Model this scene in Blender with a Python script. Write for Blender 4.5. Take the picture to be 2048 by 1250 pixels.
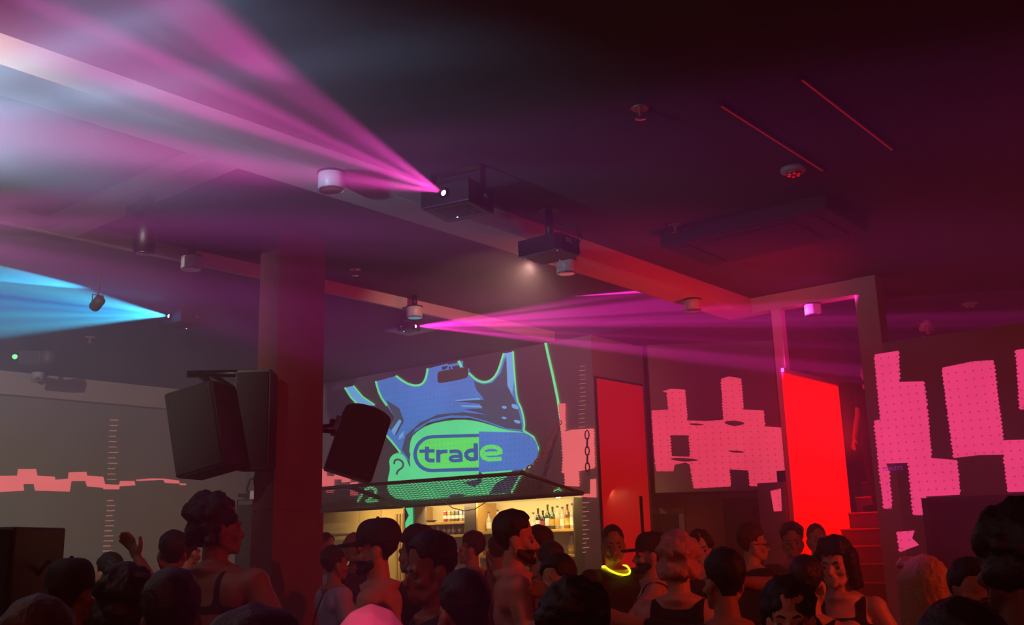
import bpy, bmesh, math, random
import numpy as np
from mathutils import Vector, Matrix, noise as mnoise
random.seed(7); np.random.seed(7)
for o in list(bpy.data.objects): bpy.data.objects.remove(o)
SC = bpy.context.scene
COL = SC.collection
# ------------------------------------------------------------------ camera
FPX, PITCH, ROLL, AZ, CAMZ = 2000.0, math.radians(12.8), math.radians(1.65), math.radians(39.5), 1.7
cF = Vector((-math.sin(AZ)*math.cos(PITCH), math.cos(AZ)*math.cos(PITCH), math.sin(PITCH)))
cR0 = Vector((math.cos(AZ), math.sin(AZ), 0)); cU0 = cR0.cross(cF)
cR = cR0*math.cos(ROLL) - cU0*math.sin(ROLL); cU = cU0*math.cos(ROLL) + cR0*math.sin(ROLL)
cC = Vector((0, 0, CAMZ))
cam = bpy.data.cameras.new('camera'); camo = bpy.data.objects.new('camera', cam); COL.objects.link(camo)
cam.sensor_width = 36; cam.sensor_fit = 'HORIZONTAL'; cam.lens = 36*FPX/2048
cam.clip_start = 0.05; cam.clip_end = 100
camo.matrix_world = Matrix.Translation(cC) @ Matrix((cR, cU, -cF)).transposed().to_4x4()
SC.camera = camo
def ray(x, y): return cF + cR*((x-1024)/FPX) + cU*((625-y)/FPX)
def on(x, y, ax, v):            # where the line of sight through a photo point meets the plane axis = v
    d = ray(x, y); return cC + d*((v-cC[ax])/d[ax])
def at(x, y, dep): return cC + ray(x, y)*dep   # a photo point at its real depth
# ------------------------------------------------------------------ world, colour management, ray depth
w = bpy.data.worlds.new('world'); SC.world = w; w.use_nodes = True
w.node_tree.nodes['Background'].inputs[0].default_value = (0.02, 0.008, 0.016, 1)
w.node_tree.nodes['Background'].inputs[1].default_value = 0.0
SC.view_settings.view_transform = 'Standard'; SC.view_settings.look = 'None'
SC.view_settings.exposure = 0.0; SC.view_settings.gamma = 1.0; SC.view_settings.use_curve_mapping = False
cy = SC.cycles
cy.volume_step_rate = 3.0; cy.max_bounces = 3; cy.diffuse_bounces = 2; cy.glossy_bounces = 2; cy.transmission_bounces = 3
cy.volume_bounces = 0; cy.transparent_max_bounces = 6; cy.caustics_reflective = False; cy.caustics_refractive = False
cy.sample_clamp_indirect = 3.0; cy.sample_clamp_direct = 30.0
# ------------------------------------------------------------------ helpers
def s2l(c):
    return tuple((v/12.92 if v <= 0.04045 else ((v+0.055)/1.055)**2.4) for v in (q/255.0 for q in c))
MATS = {}
def mat(name, rgb, rough=0.6, metal=0.0, vary=0.15, scale=6.0, bump=0.0, em=None, ems=0.0, trans=0.0, sampling=None, spec=0.5, alpha=1.0):
    if name in MATS: return MATS[name]
    m = bpy.data.materials.new(name); m.use_nodes = True; nt = m.node_tree
    b = nt.nodes['Principled BSDF']
    c = s2l(rgb)
    if vary > 0:
        tc = nt.nodes.new('ShaderNodeTexCoord'); nz = nt.nodes.new('ShaderNodeTexNoise')
        nz.inputs['Scale'].default_value = scale; nz.inputs['Detail'].default_value = 4
        nt.links.new(tc.outputs['Object'], nz.inputs['Vector'])
        mx = nt.nodes.new('ShaderNodeMix'); mx.data_type = 'RGBA'
        mx.inputs[6].default_value = (*[v*(1-vary) for v in c], 1); mx.inputs[7].default_value = (*[min(1, v*(1+vary)) for v in c], 1)
        nt.links.new(nz.outputs[0], mx.inputs[0]); nt.links.new(mx.outputs[2], b.inputs['Base Color'])
        if bump > 0:
            bp = nt.nodes.new('ShaderNodeBump'); bp.inputs['Strength'].default_value = bump; bp.inputs['Distance'].default_value = 0.01
            nt.links.new(nz.outputs[0], bp.inputs['Height']); nt.links.new(bp.outputs[0], b.inputs['Normal'])
    else:
        b.inputs['Base Color'].default_value = (*c, 1)
    b.inputs['Roughness'].default_value = rough; b.inputs['Metallic'].default_value = metal
    b.inputs['Specular IOR Level'].default_value = spec
    if trans: b.inputs['Transmission Weight'].default_value = trans
    if alpha < 1: b.inputs['Alpha'].default_value = alpha
    if em is not None:
        b.inputs['Emission Color'].default_value = (*s2l(em), 1); b.inputs['Emission Strength'].default_value = ems
    if sampling: m.cycles.emission_sampling = sampling
    MATS[name] = m; return m
def obj(name, bm, m, parent=None, smooth=False, kind=None):
    if isinstance(bm, bmesh.types.BMesh):
        me = bpy.data.meshes.new(name); bmesh.ops.recalc_face_normals(bm, faces=bm.faces[:]) if len(bm.faces) < 200000 else None
        bm.to_mesh(me); bm.free()
    else: me = bm
    if m is not None and len(me.materials) == 0: me.materials.append(m)
    if smooth: me.polygons.foreach_set('use_smooth', [True]*len(me.polygons))
    o = bpy.data.objects.new(name, me); COL.objects.link(o)
    if parent is not None: o.parent = parent
    if kind: o['kind'] = kind
    return o
def tag(o, label, cat, group=None):
    o['label'] = label; o['category'] = cat
    if group: o['group'] = group
    return o
def thing(name, label, cat, loc=(0, 0, 0), rotz=0, group=None):
    o = bpy.data.objects.new(name, None); COL.objects.link(o); o.location = loc; o.rotation_euler = (0, 0, rotz)
    o.empty_display_size = 0.1
    return tag(o, label, cat, group)
def dup(root, loc=None, rot=None, label=None, group=None):
    r = root.copy(); COL.objects.link(r)
    if loc is not None: r.location = loc
    if rot is not None: r.rotation_euler = rot
    if label: r['label'] = label
    if group: r['group'] = group
    for ch in list(root.children):
        c = ch.copy(); COL.objects.link(c); c.parent = r
        for g in list(ch.children):
            d = g.copy(); COL.objects.link(d); d.parent = c
    return r
def struct(name, bm, m, label=None):
    o = obj(name, bm, m, kind='structure')
    if label: o['label'] = label
    return o
def box(bm, x0, x1, y0, y1, z0, z1, M=None, bev=0):
    vs = [bm.verts.new(Vector(p)) for p in ((x0,y0,z0),(x1,y0,z0),(x1,y1,z0),(x0,y1,z0),(x0,y0,z1),(x1,y0,z1),(x1,y1,z1),(x0,y1,z1))]
    fs = [bm.faces.new([vs[i] for i in f]) for f in ((0,3,2,1),(4,5,6,7),(0,1,5,4),(1,2,6,5),(2,3,7,6),(3,0,4,7))]
    if bev > 0:
        es = list({e for f in fs for e in f.edges})
        r = bmesh.ops.bevel(bm, geom=es, offset=bev, segments=2, affect='EDGES', profile=0.6)
        vs = list({v for f in r['faces'] for v in f.verts} | {v for v in vs if v.is_valid})
    if M is not None:
        for v in vs: v.co = M @ v.co
    return bm
def bx(*a, **k): return box(bmesh.new(), *a, **k)
def tube(bm, pts, r, n=8, closed=False):
    pts = [Vector(p) for p in pts]; rings = []
    rs = r if isinstance(r, (list, tuple)) else [r]*len(pts)
    up = Vector((0, 0, 1)); prev = None
    for i, p in enumerate(pts):
        if closed: t = (pts[(i+1) % len(pts)] - pts[i-1]).normalized()
        else: t = (pts[min(i+1, len(pts)-1)] - pts[max(i-1, 0)]).normalized()
        a = prev if prev is not None else (up if abs(t.z) < 0.9 else Vector((1, 0, 0)))
        u = (a - t*a.dot(t)).normalized(); v = t.cross(u); prev = u
        rings.append([bm.verts.new(p + (u*math.cos(k*2*math.pi/n) + v*math.sin(k*2*math.pi/n))*rs[i]) for k in range(n)])
    R = range(len(rings) if closed else len(rings)-1)
    for i in R:
        A, B = rings[i], rings[(i+1) % len(rings)]
        for k in range(n): bm.faces.new((A[k], A[(k+1) % n], B[(k+1) % n], B[k]))
    if not closed:
        bm.faces.new(list(reversed(rings[0]))); bm.faces.new(rings[-1])
    return bm
def lathe(bm, prof, n=20, c=(0, 0, 0), M=None):
    rings = []
    for r, z in prof:
        rings.append([bm.verts.new((c[0]+max(r, 1e-4)*math.cos(2*math.pi*k/n), c[1]+max(r, 1e-4)*math.sin(2*math.pi*k/n), c[2]+z)) for k in range(n)])
    for A, B in zip(rings, rings[1:]):
        for k in range(n): bm.faces.new((A[k], A[(k+1) % n], B[(k+1) % n], B[k]))
    bm.faces.new(list(reversed(rings[0]))); bm.faces.new(rings[-1])
    if M is not None:
        for R in rings:
            for v in R: v.co = M @ v.co
    return bm
def prism(bm, pts, a, b):         # outline of 3-D points pushed by vector from a to b
    a, b = Vector(a), Vector(b); n = len(pts)
    A = [bm.verts.new(Vector(p)+a) for p in pts]; B = [bm.verts.new(Vector(p)+b) for p in pts]
    bm.faces.new(A); bm.faces.new(list(reversed(B)))
    for i in range(n): bm.faces.new((A[i], B[i], B[(i+1) % n], A[(i+1) % n]))
    return bm
def spot(name, loc, target, energy, rgb, angle, blend=0.15, radius=0.01, gobo=None, gscale=(1, 1), fan=False):
    L = bpy.data.lights.new(name, 'SPOT'); L.energy = energy; L.color = s2l(rgb); L.spot_size = math.radians(angle); L.spot_blend = blend
    L.shadow_soft_size = radius
    o = bpy.data.objects.new(name, L); COL.objects.link(o); o.location = loc
    d = (Vector(target)-Vector(loc)).normalized()
    if fan:                                        # stacked sheets of light: slits turned along the camera's line of sight
        xa = Vector(loc)+d-Vector((0, 0, 1.7)); xa = (xa-d*xa.dot(d)).normalized(); q = Matrix((xa, (-d).cross(xa), -d)).transposed().to_quaternion()
    else: q = d.to_track_quat('-Z', 'Y')
    o.rotation_mode = 'QUATERNION'; o.rotation_quaternion = q
    o.scale = (gscale[0], gscale[1], 1)
    if gobo:
        L.use_nodes = True; nt = L.node_tree; em = nt.nodes['Emission']
        tc = nt.nodes.new('ShaderNodeTexCoord'); mp = nt.nodes.new('ShaderNodeMapping')
        mp.inputs['Scale'].default_value = gobo['scale']; mp.inputs['Location'].default_value = gobo.get('loc', (0, 0, 0))
        nt.links.new(tc.outputs['Normal'], mp.inputs['Vector'])
        nz = nt.nodes.new('ShaderNodeTexNoise'); nz.inputs['Scale'].default_value = 1.0; nz.inputs['Detail'].default_value = 2.0
        nt.links.new(mp.outputs[0], nz.inputs['Vector'])
        rp = nt.nodes.new('ShaderNodeValToRGB'); nt.links.new(nz.outputs[0], rp.inputs[0])
        el = rp.color_ramp.elements; st = gobo['ramp']
        el[0].position, el[0].color = st[0][0], (*st[0][1], 1); el[1].position, el[1].color = st[-1][0], (*st[-1][1], 1)
        for p, c in st[1:-1]:
            e = el.new(p); e.color = (*c, 1)
        nt.links.new(rp.outputs[0], em.inputs['Color'])
    return o
def area(name, loc, target, energy, rgb, sx, sy, spread=180):
    L = bpy.data.lights.new(name, 'AREA'); L.shape = 'RECTANGLE'; L.size = sx; L.size_y = sy; L.energy = energy; L.color = s2l(rgb)
    L.spread = math.radians(spread)
    o = bpy.data.objects.new(name, L); COL.objects.link(o); o.location = loc
    o.rotation_mode = 'QUATERNION'; o.rotation_quaternion = (Vector(target)-Vector(loc)).to_track_quat('-Z', 'Y')
    return o
# ------------------------------------------------------------------ haze in the whole hall
nt = w.node_tree; vs = nt.nodes.new('ShaderNodeVolumeScatter'); vs.inputs['Color'].default_value = (1, 1, 1, 1)
vs.inputs['Density'].default_value = 0.05; vs.inputs['Anisotropy'].default_value = 0.15
nt.links.new(vs.outputs[0], nt.nodes['World Output'].inputs['Volume'])
# ------------------------------------------------------------------ lights of the room and added fills
def sheets(seed, n=16, lo=0.1, a=0.36, b=0.6): return dict(scale=(0.4, n, 0.4), loc=(seed, seed*2.3, 0), ramp=[(a, (lo, lo, lo)), ((a+b)/2, (0.55, 0.55, 0.55)), (b, (1, 1, 1))])
# pink fan from the projector on the main beam, thrown along the beam towards the dance floor
LAS1 = Vector((-4.28, 4.50, 3.93))
spot('laser_light_main', LAS1, (-3.98, 2.5, 3.80), 2300, (255, 70, 195), 27, 0.3, 0.012, sheets(1, 18, 0.08), fan=True)
# pink fan from the soffit by the bar
LAS3 = Vector((-7.645, 7.634, 4.021))
spot('laser_light_bar', LAS3, (-5.5, 8.85, 3.905), 54000, (255, 45, 190), 19, 0.3, 0.012, sheets(4, 24, 0.25), gscale=(0.27, 1), fan=True)
# blue fan on the left soffit
LAS4 = Vector((-8.76, 5.25, 3.955))
spot('laser_light_blue', LAS4, at(0, 600, 8.75), 8500, (70, 190, 240), 27, 0.3, 0.012,
     dict(scale=(0.4, 9, 0.4), loc=(2, 2, 1), ramp=[(0.36, (0.1, 0.15, 0.6)), (0.5, (0.4, 0.9, 0.9)), (0.6, (0.8, 1, 1))]), fan=True)
# two lamps out of frame on the left: a pink fan and a cold white wash
spot('laser_light_side', at(-320, 435, 6.4), at(640, 505, 5.2), 3800, (225, 75, 205), 24, 0.5, 0.02, sheets(9, 14, 0.2), gscale=(0.6, 1), fan=True)
spot('wash_light_white', at(-400, 270, 3.5), at(300, 170, 4.7), 950, (165, 212, 255), 60, 1.0, 0.05, sheets(6, 9, 0.55), fan=True)
# projector spill on bar wall and parapet, unseen fill added for the left wall
spot('projector_spill_bar', at(1062, 528, 7.75), (-9.0, 9.8, 3.0), 290, (255, 190, 175), 66, 0.6, 0.03)
spot('wall_fill_left', (-2.2, -1.2, 3.9), (-13.75, 7.0, 2.7), 4300, (240, 232, 218), 44, 0.7, 0.03)
spot('projector_spill_right', (1.6, 3.0, 3.9), (-3.0, 10.2, 2.7), 260, (255, 80, 70), 52, 0.7, 0.03)
# red house washes, then added fills
spot('wash_light_red', (4.6, 5.6, 3.4), (-4.2, 5.0, 1.2), 1250, (255, 72, 40), 40, 0.9, 0.1)
spot('wash_light_stairs', (-3.1, 8.3, 2.3), (-5.0, 8.2, 4.0), 300, (255, 26, 34), 110, 0.9, 0.06)
spot('wash_light_gallery', (4.5, 8.6, 2.4), (-1.5, 8.0, 4.15), 40, (255, 14, 24), 100, 0.9, 0.1)
spot('fill_light_rear', (0.6, -3.5, 3.9), (-2.6, 5.2, 1.1), 210, (255, 100, 80), 46, 0.9, 0.1)  # unseen fill added behind the camera to lift the crowd
spot('fill_spot_pink', (0.5, -1.2, 3.3), (-1.34, 1.2, 1.55), 420, (255, 90, 180), 11, 0.6, 0.03)  # unseen spot added to light the bald head pink
spot('fill_light_violet', at(-420, 760, 8.0), (-9.5, 5.6, 4.1), 420, (120, 80, 255), 70, 0.9, 0.1)  # unseen violet fill added for the left soffit and its haze
# ------------------------------------------------------------------ structure
M_ceil = mat('ceiling_paint', (62, 58, 62), 0.85, vary=0.1, scale=2)
M_wall = mat('wall_paint', (150, 140, 134), 0.8, vary=0.06, scale=3)
M_beam = mat('beam_paint', (190, 170, 160), 0.7, vary=0.06)
M_dark = mat('dark_paint', (26, 24, 26), 0.7)
M_floor = mat('floor_concrete', (40, 36, 36), 0.5, bump=0.1)
struct('floor', bx(-14.2, 6.3, -5.3, 14.3, -0.2, 0), M_floor)
bm = bmesh.new()
box(bm, -14.2, -7.4, -5.3, 14.3, 4.1, 4.6)                     # left soffit
box(bm, -7.4, -5.02, -5.3, 3.3, 4.22, 4.6); box(bm, -7.4, -5.02, 3.3, 9.8, 4.22, 4.6)
box(bm, -7.4, -4.68, 9.8, 14.3, 4.1, 4.6)
box(bm, -5.02, 6.3, -5.3, 14.3, 4.16, 4.6)
struct('ceiling', bm, M_ceil)
# painted edge strip of the left soffit, main beam, cross beam, header of the stair opening
struct('trim_1', bx(-7.42, -7.38, -5.0, 9.78, 4.095, 4.225), M_beam, 'pale edge strip along the step in the ceiling')
struct('trim_2', bx(-5.02, -4.68, -5.0, 9.72, 4.0, 4.3), M_beam, 'long pale ceiling beam carrying the projector')
struct('trim_3', bx(-7.38, -5.02, 3.38, 3.60, 4.1, 4.3), M_beam, 'short pale cross beam')
struct('trim_4', bx(-5.02, -3.42, 9.72, 9.88, 4.0, 4.3), M_beam, 'pale header over the stair opening')
struct('trim_5', bx(-4.47, -4.362, 9.74, 9.84, 0, 4.0), M_beam, 'slim pale post at the foot of the stairs')
struct('trim_6', bx(-3.55, -3.33, 9.70, 9.90, 0, 4.16), M_beam, 'pale square pillar beside the stairs')
struct('trim_9', bx(-1.75, -0.35, -5.0, 9.7, 4.09, 4.3), M_ceil, 'shallow dark ceiling step along the hall')
# walls
zo = on(1000, 996, 1, 9.8).z                                    # top of the bar opening
XB0, XB1 = -13.75, on(1183, 700, 1, 9.8).x
XO1 = on(1167, 1050, 1, 9.8).x
bm = bmesh.new()
box(bm, XB0, XB1, 9.8, 10.0, zo, 4.1); box(bm, XO1, XB1, 9.8, 10.6, 0, zo); box(bm, XB0, -13.3, 9.8, 10.0, 0, zo)
struct('wall_back', bm, M_wall)
struct('wall_stub', bx(-4.78, -4.48, 9.72, 9.82, 0, 2.2), M_wall)
struct('wall_left', bx(-13.95, -13.75, -5.0, 10.8, 0, 4.1), M_wall)
bm = bx(-13.75, -13.60, -5.0, 9.8, 3.78, 3.98); box(bm, -13.75, -13.66, -5.0, 9.8, 3.98, 4.1)
struct('trim_7', bm, M_beam, 'pale cornice ledge along the left wall')
struct('wall_niche', bx(XB0, XO1+0.2, 10.6, 10.7, 0, 2.6), mat('niche_plaster', (205, 190, 150), 0.75, vary=0.08))
# oblique wall above the passage, with the passage behind it
Q0, Q1 = Vector((-6.73, 10.89, 0)), Vector((-5.69, 11.7, 0)); qd = (Q1-Q0).normalized(); qn = Vector((-qd.y, qd.x, 0))
Q1 = Q0 + qd*1.6
ZQ = 2.22
def quadwall(bm, A, B, z0, z1, th):
    return prism(bm, [A+Vector((0, 0, z0)), B+Vector((0, 0, z0)), B+Vector((0, 0, z1)), A+Vector((0, 0, z1))], (0, 0, 0), qn*th)
struct('wall_oblique', quadwall(bmesh.new(), Q0, Q1, ZQ, 4.1, 0.12), M_wall)
struct('wall_passage', quadwall(bmesh.new(), Q0+qn*0.9-qd*0.3, Q1+qn*0.9, 0, ZQ+0.2, 0.1), mat('passage_paint', (165, 90, 84), 0.8))
struct('ceiling_passage', quadwall(bmesh.new(), Q0+qn*0.12, Q1+qn*0.12, ZQ, ZQ+0.08, 0.9), M_dark)
struct('wall_end', bx(XB1-0.02, XB1+0.0, 10.0, 10.95, 0, 4.1), M_wall)
# right wall: parapet of the gallery, with a doorway
ZR = 3.47
xd0 = on(1855, 1100, 1, 9.7).x
zd = on(1900, 994, 1, 9.7).z
bm = bmesh.new()
box(bm, -3.33, 6.2, 9.7, 9.85, zd, ZR); box(bm, -3.33, xd0, 9.7, 9.85, 0, zd); box(bm, xd0+1.5, 6.2, 9.7, 9.85, 0, zd)
struct('wall_right', bm, M_wall)
bm = bx(xd0, xd0+0.05, 9.69, 9.9, 0, zd); box(bm, xd0, xd0+1.5, 9.69, 9.9, zd-0.05, zd); box(bm, xd0+1.45, xd0+1.5, 9.69, 9.9, 0, zd)
box(bm, xd0+0.12, xd0+0.16, 9.95, 10.0, 0, zd-0.1)
struct('trim_8', bm, M_dark, 'dark door frame in the right wall')
struct('door_1', bx(xd0+0.05, xd0+1.45, 9.95, 10.0, 0, zd-0.05), M_dark, 'dark doorway leaf under the gallery')
struct('floor_gallery', bx(-3.33, 6.2, 9.85, 14.2, 2.25, 2.4), M_dark)
struct('floor_landing', box(bx(-5.4, -3.33, 11.7, 14.2, 2.25, 2.4), -5.2, -4.48, 11.1, 11.7, 2.25, 2.4), M_dark)
struct('wall_far', bx(-14.2, 6.3, 14.2, 14.4, 0, 4.2), mat('far_paint', (58, 50, 54), 0.8))
struct('wall_east', bx(6.2, 6.4, -5.2, 14.3, 0, 4.2), M_dark)
struct('wall_rear', bx(-14.2, 6.3, -5.2, -5.0, 0, 4.2), M_dark)
struct('wall_stair', bx(-3.45, -3.33, 9.9, 14.2, 0, 2.4), M_dark)
# ------------------------------------------------------------------ projected pictures, their light painted as glowing flat shapes, one thing per wall
def emat(name, rgb, k=1.0, dots=False, axes=(0, 2)):
    if name in MATS: return MATS[name]
    m = bpy.data.materials.new(name); m.use_nodes = True; nt = m.node_tree; b = nt.nodes['Principled BSDF']
    b.inputs['Base Color'].default_value = (0.06, 0.055, 0.055, 1); b.inputs['Roughness'].default_value = 0.8
    b.inputs['Emission Strength'].default_value = k
    tc = nt.nodes.new('ShaderNodeTexCoord'); c = s2l(rgb)
    nz = nt.nodes.new('ShaderNodeTexNoise'); nz.inputs['Scale'].default_value = 2.5; nz.inputs['Detail'].default_value = 5
    nt.links.new(tc.outputs['Object'], nz.inputs['Vector'])
    mx = nt.nodes.new('ShaderNodeMix'); mx.data_type = 'RGBA'
    mx.inputs[6].default_value = (*[v*0.82 for v in c], 1); mx.inputs[7].default_value = (*[min(1, v*1.18) for v in c], 1)
    nt.links.new(nz.outputs[0], mx.inputs[0]); out = mx.outputs[2]
    if dots:
        sp = nt.nodes.new('ShaderNodeSeparateXYZ'); nt.links.new(tc.outputs['Object'], sp.inputs[0]); res = []
        for a in axes:
            q = nt.nodes.new('ShaderNodeMath'); q.operation = 'MULTIPLY'; q.inputs[1].default_value = 2*math.pi/0.075; nt.links.new(sp.outputs[a], q.inputs[0])
            s = nt.nodes.new('ShaderNodeMath'); s.operation = 'SINE'; nt.links.new(q.outputs[0], s.inputs[0]); res.append(s)
        ad = nt.nodes.new('ShaderNodeMath'); ad.operation = 'ADD'; nt.links.new(res[0].outputs[0], ad.inputs[0]); nt.links.new(res[1].outputs[0], ad.inputs[1])
        gt = nt.nodes.new('ShaderNodeMath'); gt.operation = 'GREATER_THAN'; gt.inputs[1].default_value = 1.78; nt.links.new(ad.outputs[0], gt.inputs[0])
        m2 = nt.nodes.new('ShaderNodeMix'); m2.data_type = 'RGBA'; nt.links.new(gt.outputs[0], m2.inputs[0])
        nt.links.new(out, m2.inputs[6]); m2.inputs[7].default_value = (*[v*0.55 for v in c], 1); out = m2.outputs[2]
    nt.links.new(out, b.inputs['Emission Color'])
    m.cycles.emission_sampling = 'NONE'
    MATS[name] = m; return m
def crop(ox, oy, s): return lambda p: (ox+p[0]/s, oy+p[1]/s)
def teeth(pts, amp=9.0, step=9.0, minlen=70):
    out = []
    for i, p in enumerate(pts):
        q = pts[(i+1) % len(pts)]; out.append(p); dx, dy = q[0]-p[0], q[1]-p[1]; L = math.hypot(dx, dy)
        if L > minlen and abs(dy) > 2.5*abs(dx):
            n = int(L/step); sg = 1 if dy > 0 else -1
            for k in range(1, n):
                t = k/n; out.append((p[0]+dx*t+(amp*sg if k % 2 else 0)*random.uniform(0.5, 1.1), p[1]+dy*t))
    return out
class Art:                       # flat shapes on one wall plane; each layer is a little prouder than the one below
    def __init__(s, conv, plane, normal, root): s.conv, s.plane, s.n, s.root, s.lay = conv, plane, Vector(normal), root, 0
    def P(s, p, lay): return s.plane(*s.conv(p)) + s.n*(0.004+0.0015*lay)
    def add(s, name, m, polys=(), strokes=(), tooth=False, stuff=False):
        lay = s.lay; s.lay += 1; big = bmesh.new() if stuff else None
        for pl in polys:
            bm = big or bmesh.new()
            if tooth: pl = teeth(pl)
            bm.faces.new([bm.verts.new(s.P(p, lay)) for p in pl])
            if not stuff: obj(name, bm, m, s.root)
        for i, (pts, wd) in enumerate(strokes):
            bm = big or bmesh.new(); L, R = [], []
            for k, p in enumerate(pts):
                d0 = Vector((p[0]-pts[k-1][0], p[1]-pts[k-1][1])).normalized() if k else None
                d1 = Vector((pts[k+1][0]-p[0], pts[k+1][1]-p[1])).normalized() if k < len(pts)-1 else None
                n = ((d0 or d1)+(d1 or d0)); n = (d0 or d1) if n.length < 1e-3 else n.normalized()
                f = 1/max(0.5, n.dot(d0 or d1)); nx, ny = -n.y*wd/2*f, n.x*wd/2*f
                L.append(bm.verts.new(s.P((p[0]+nx, p[1]+ny), lay+i*0.05))); R.append(bm.verts.new(s.P((p[0]-nx, p[1]-ny), lay+i*0.05)))
            for k in range(len(pts)-1): bm.faces.new((L[k], L[k+1], R[k+1], R[k]))
            if not stuff: obj(name, bm, m, s.root)
        if stuff: return obj(name, big, m, s.root, kind='stuff')
def planeY(v): return lambda x, y: on(x, y, 1, v)
def planeX(v): return lambda x, y: on(x, y, 0, v)
def planeQ(x, y):
    d = ray(x, y); t = (Q0-cC).dot(qn)/d.dot(qn); return cC+d*t
def smoothpoly(pts, it=2):
    for _ in range(it):
        o = []
        for i, p in enumerate(pts):
            q = pts[(i+1) % len(pts)]; o += [(p[0]*.75+q[0]*.25, p[1]*.75+q[1]*.25), (p[0]*.25+q[0]*.75, p[1]*.25+q[1]*.75)]
        pts = o
    return pts
def smoothline(pts, it=2):
    for _ in range(it):
        o = [pts[0]]
        for p, q in zip(pts, pts[1:]): o += [(p[0]*.75+q[0]*.25, p[1]*.75+q[1]*.25), (p[0]*.25+q[0]*.75, p[1]*.25+q[1]*.75)]
        pts = o+[pts[-1]]
    return pts
KP = 1.4
E_blue = emat('light_blue', (70, 128, 212), KP, True); E_dkblue = emat('light_dark_blue', (48, 96, 168), KP); E_lblue = emat('light_pale_blue', (110, 175, 235), KP)
E_green = emat('light_mint', (92, 236, 156), KP); E_lime = emat('light_lime', (98, 245, 112), KP, True); E_edge = emat('light_green_edge', (110, 250, 160), KP)
E_slate = emat('light_slate', (72, 84, 110), KP*0.8); E_walltone = emat('light_wall_tone', (84, 66, 62), 0.75)  # wall tone: label gaps glow faintly like the lit wall around them
E_coral = emat('light_coral', (255, 108, 112), KP); E_pink = emat('light_pink', (246, 66, 96), KP, True); E_rose = emat('light_rose', (240, 62, 120), KP, True)
E_dim = emat('light_dim', (190, 120, 108), 1.1)
t = thing('wall_projection', 'blue and green picture of a capped head with a pill badge projected above the bar', 'projection', (0, 0, 0))
A = Art(crop(620, 650, 3.124), planeY(9.8), (0, -1, 0), t)
crown = [(415, 352), (540, 318), (585, 352), (640, 378), (690, 382), (722, 350), (738, 272), (870, 238), (958, 224), (955, 262), (995, 272), (1000, 300), (1040, 340), (1085, 358), (1130, 350), (1175, 300), (1212, 180), (1272, 165), (1280, 310), (1296, 470), (1325, 520), (1345, 620), (1335, 665), (1225, 655), (1110, 610), (1000, 580), (880, 580), (740, 610), (655, 670), (632, 740), (630, 870), (565, 790), (540, 750), (475, 682), (492, 640), (530, 580), (480, 500), (440, 440)]
A.add('cap_shape', E_blue, [crown])
A.add('cap_strap', E_lblue, [[(222, 392), (275, 380), (330, 450), (410, 502), (312, 508), (262, 455)], [(1215, 178), (1268, 168), (1278, 330), (1262, 470), (1235, 380)]])
A.add('cap_shadow', E_slate, [[(1025, 352), (1085, 372), (1140, 362), (1195, 300), (1228, 190), (1236, 380), (1282, 472), (1302, 522), (1325, 620), (1325, 655), (1228, 645), (1100, 598), (990, 568), (880, 565), (760, 590), (660, 650), (628, 735), (626, 850), (575, 780), (600, 690), (690, 610), (800, 560), (960, 545), (1112, 562), (960, 525), (1080, 522), (1062, 492), (905, 476), (1090, 466), (1042, 405)],
    [(480, 470), (560, 520), (590, 600), (540, 690), (490, 640), (530, 585)]])
A.add('cap_shine', E_lblue, [smoothpoly([(1198, 505), (1235, 508), (1228, 525), (1205, 522)]), smoothpoly([(1260, 490), (1300, 500), (1310, 530), (1265, 520)]), smoothpoly([(1200, 572), (1232, 576), (1228, 590), (1204, 586)]), smoothpoly([(1275, 590), (1322, 600), (1310, 620), (1280, 608)]), [(510, 660), (560, 590), (575, 600), (530, 690)], [(560, 690), (590, 660), (585, 700), (555, 720)], [(940, 500), (1070, 505), (1080, 515), (960, 512)], [(900, 470), (1060, 455), (1070, 466), (920, 476)]])
A.add('cap_label', E_walltone, [smoothpoly([(800, 300), (815, 288), (985, 262), (992, 275), (992, 318), (975, 335), (815, 366), (800, 355)], 1), [(826, 262), (862, 255), (862, 268), (832, 285)], [(870, 262), (880, 259), (885, 276), (874, 278)], [(890, 260), (935, 252), (938, 268), (895, 276)], [(862, 240), (925, 228), (922, 238), (866, 248)]])
face = [(625, 745), (650, 682), (740, 622), (880, 594), (1000, 592), (1110, 617), (1225, 657), (1335, 667), (1400, 702), (1428, 770), (1402, 860), (1345, 912), (1305, 965), (1258, 1050), (1130, 1060), (1090, 1062), (800, 1085), (560, 1098), (485, 1045), (490, 960), (505, 900), (496, 840), (530, 802), (575, 800), (603, 832), (626, 885)]
A.add('face_shape', E_green, [smoothpoly(face, 1)])
A.add('face_shadow', E_slate, [[(1062, 905), (1080, 930), (1075, 985), (1030, 1012), (960, 985), (1050, 965)], [(1270, 908), (1340, 900), (1300, 962), (1255, 1045), (1120, 1060), (1165, 990), (1230, 955)], [(870, 1066), (930, 1055), (985, 1062), (960, 1072), (880, 1080)]],
    [(smoothline([(530, 870), (532, 845), (560, 838), (588, 860), (585, 890), (552, 910), (545, 935)]), 12), (smoothline([(628, 800), (622, 850), (628, 885)]), 8)])
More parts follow.
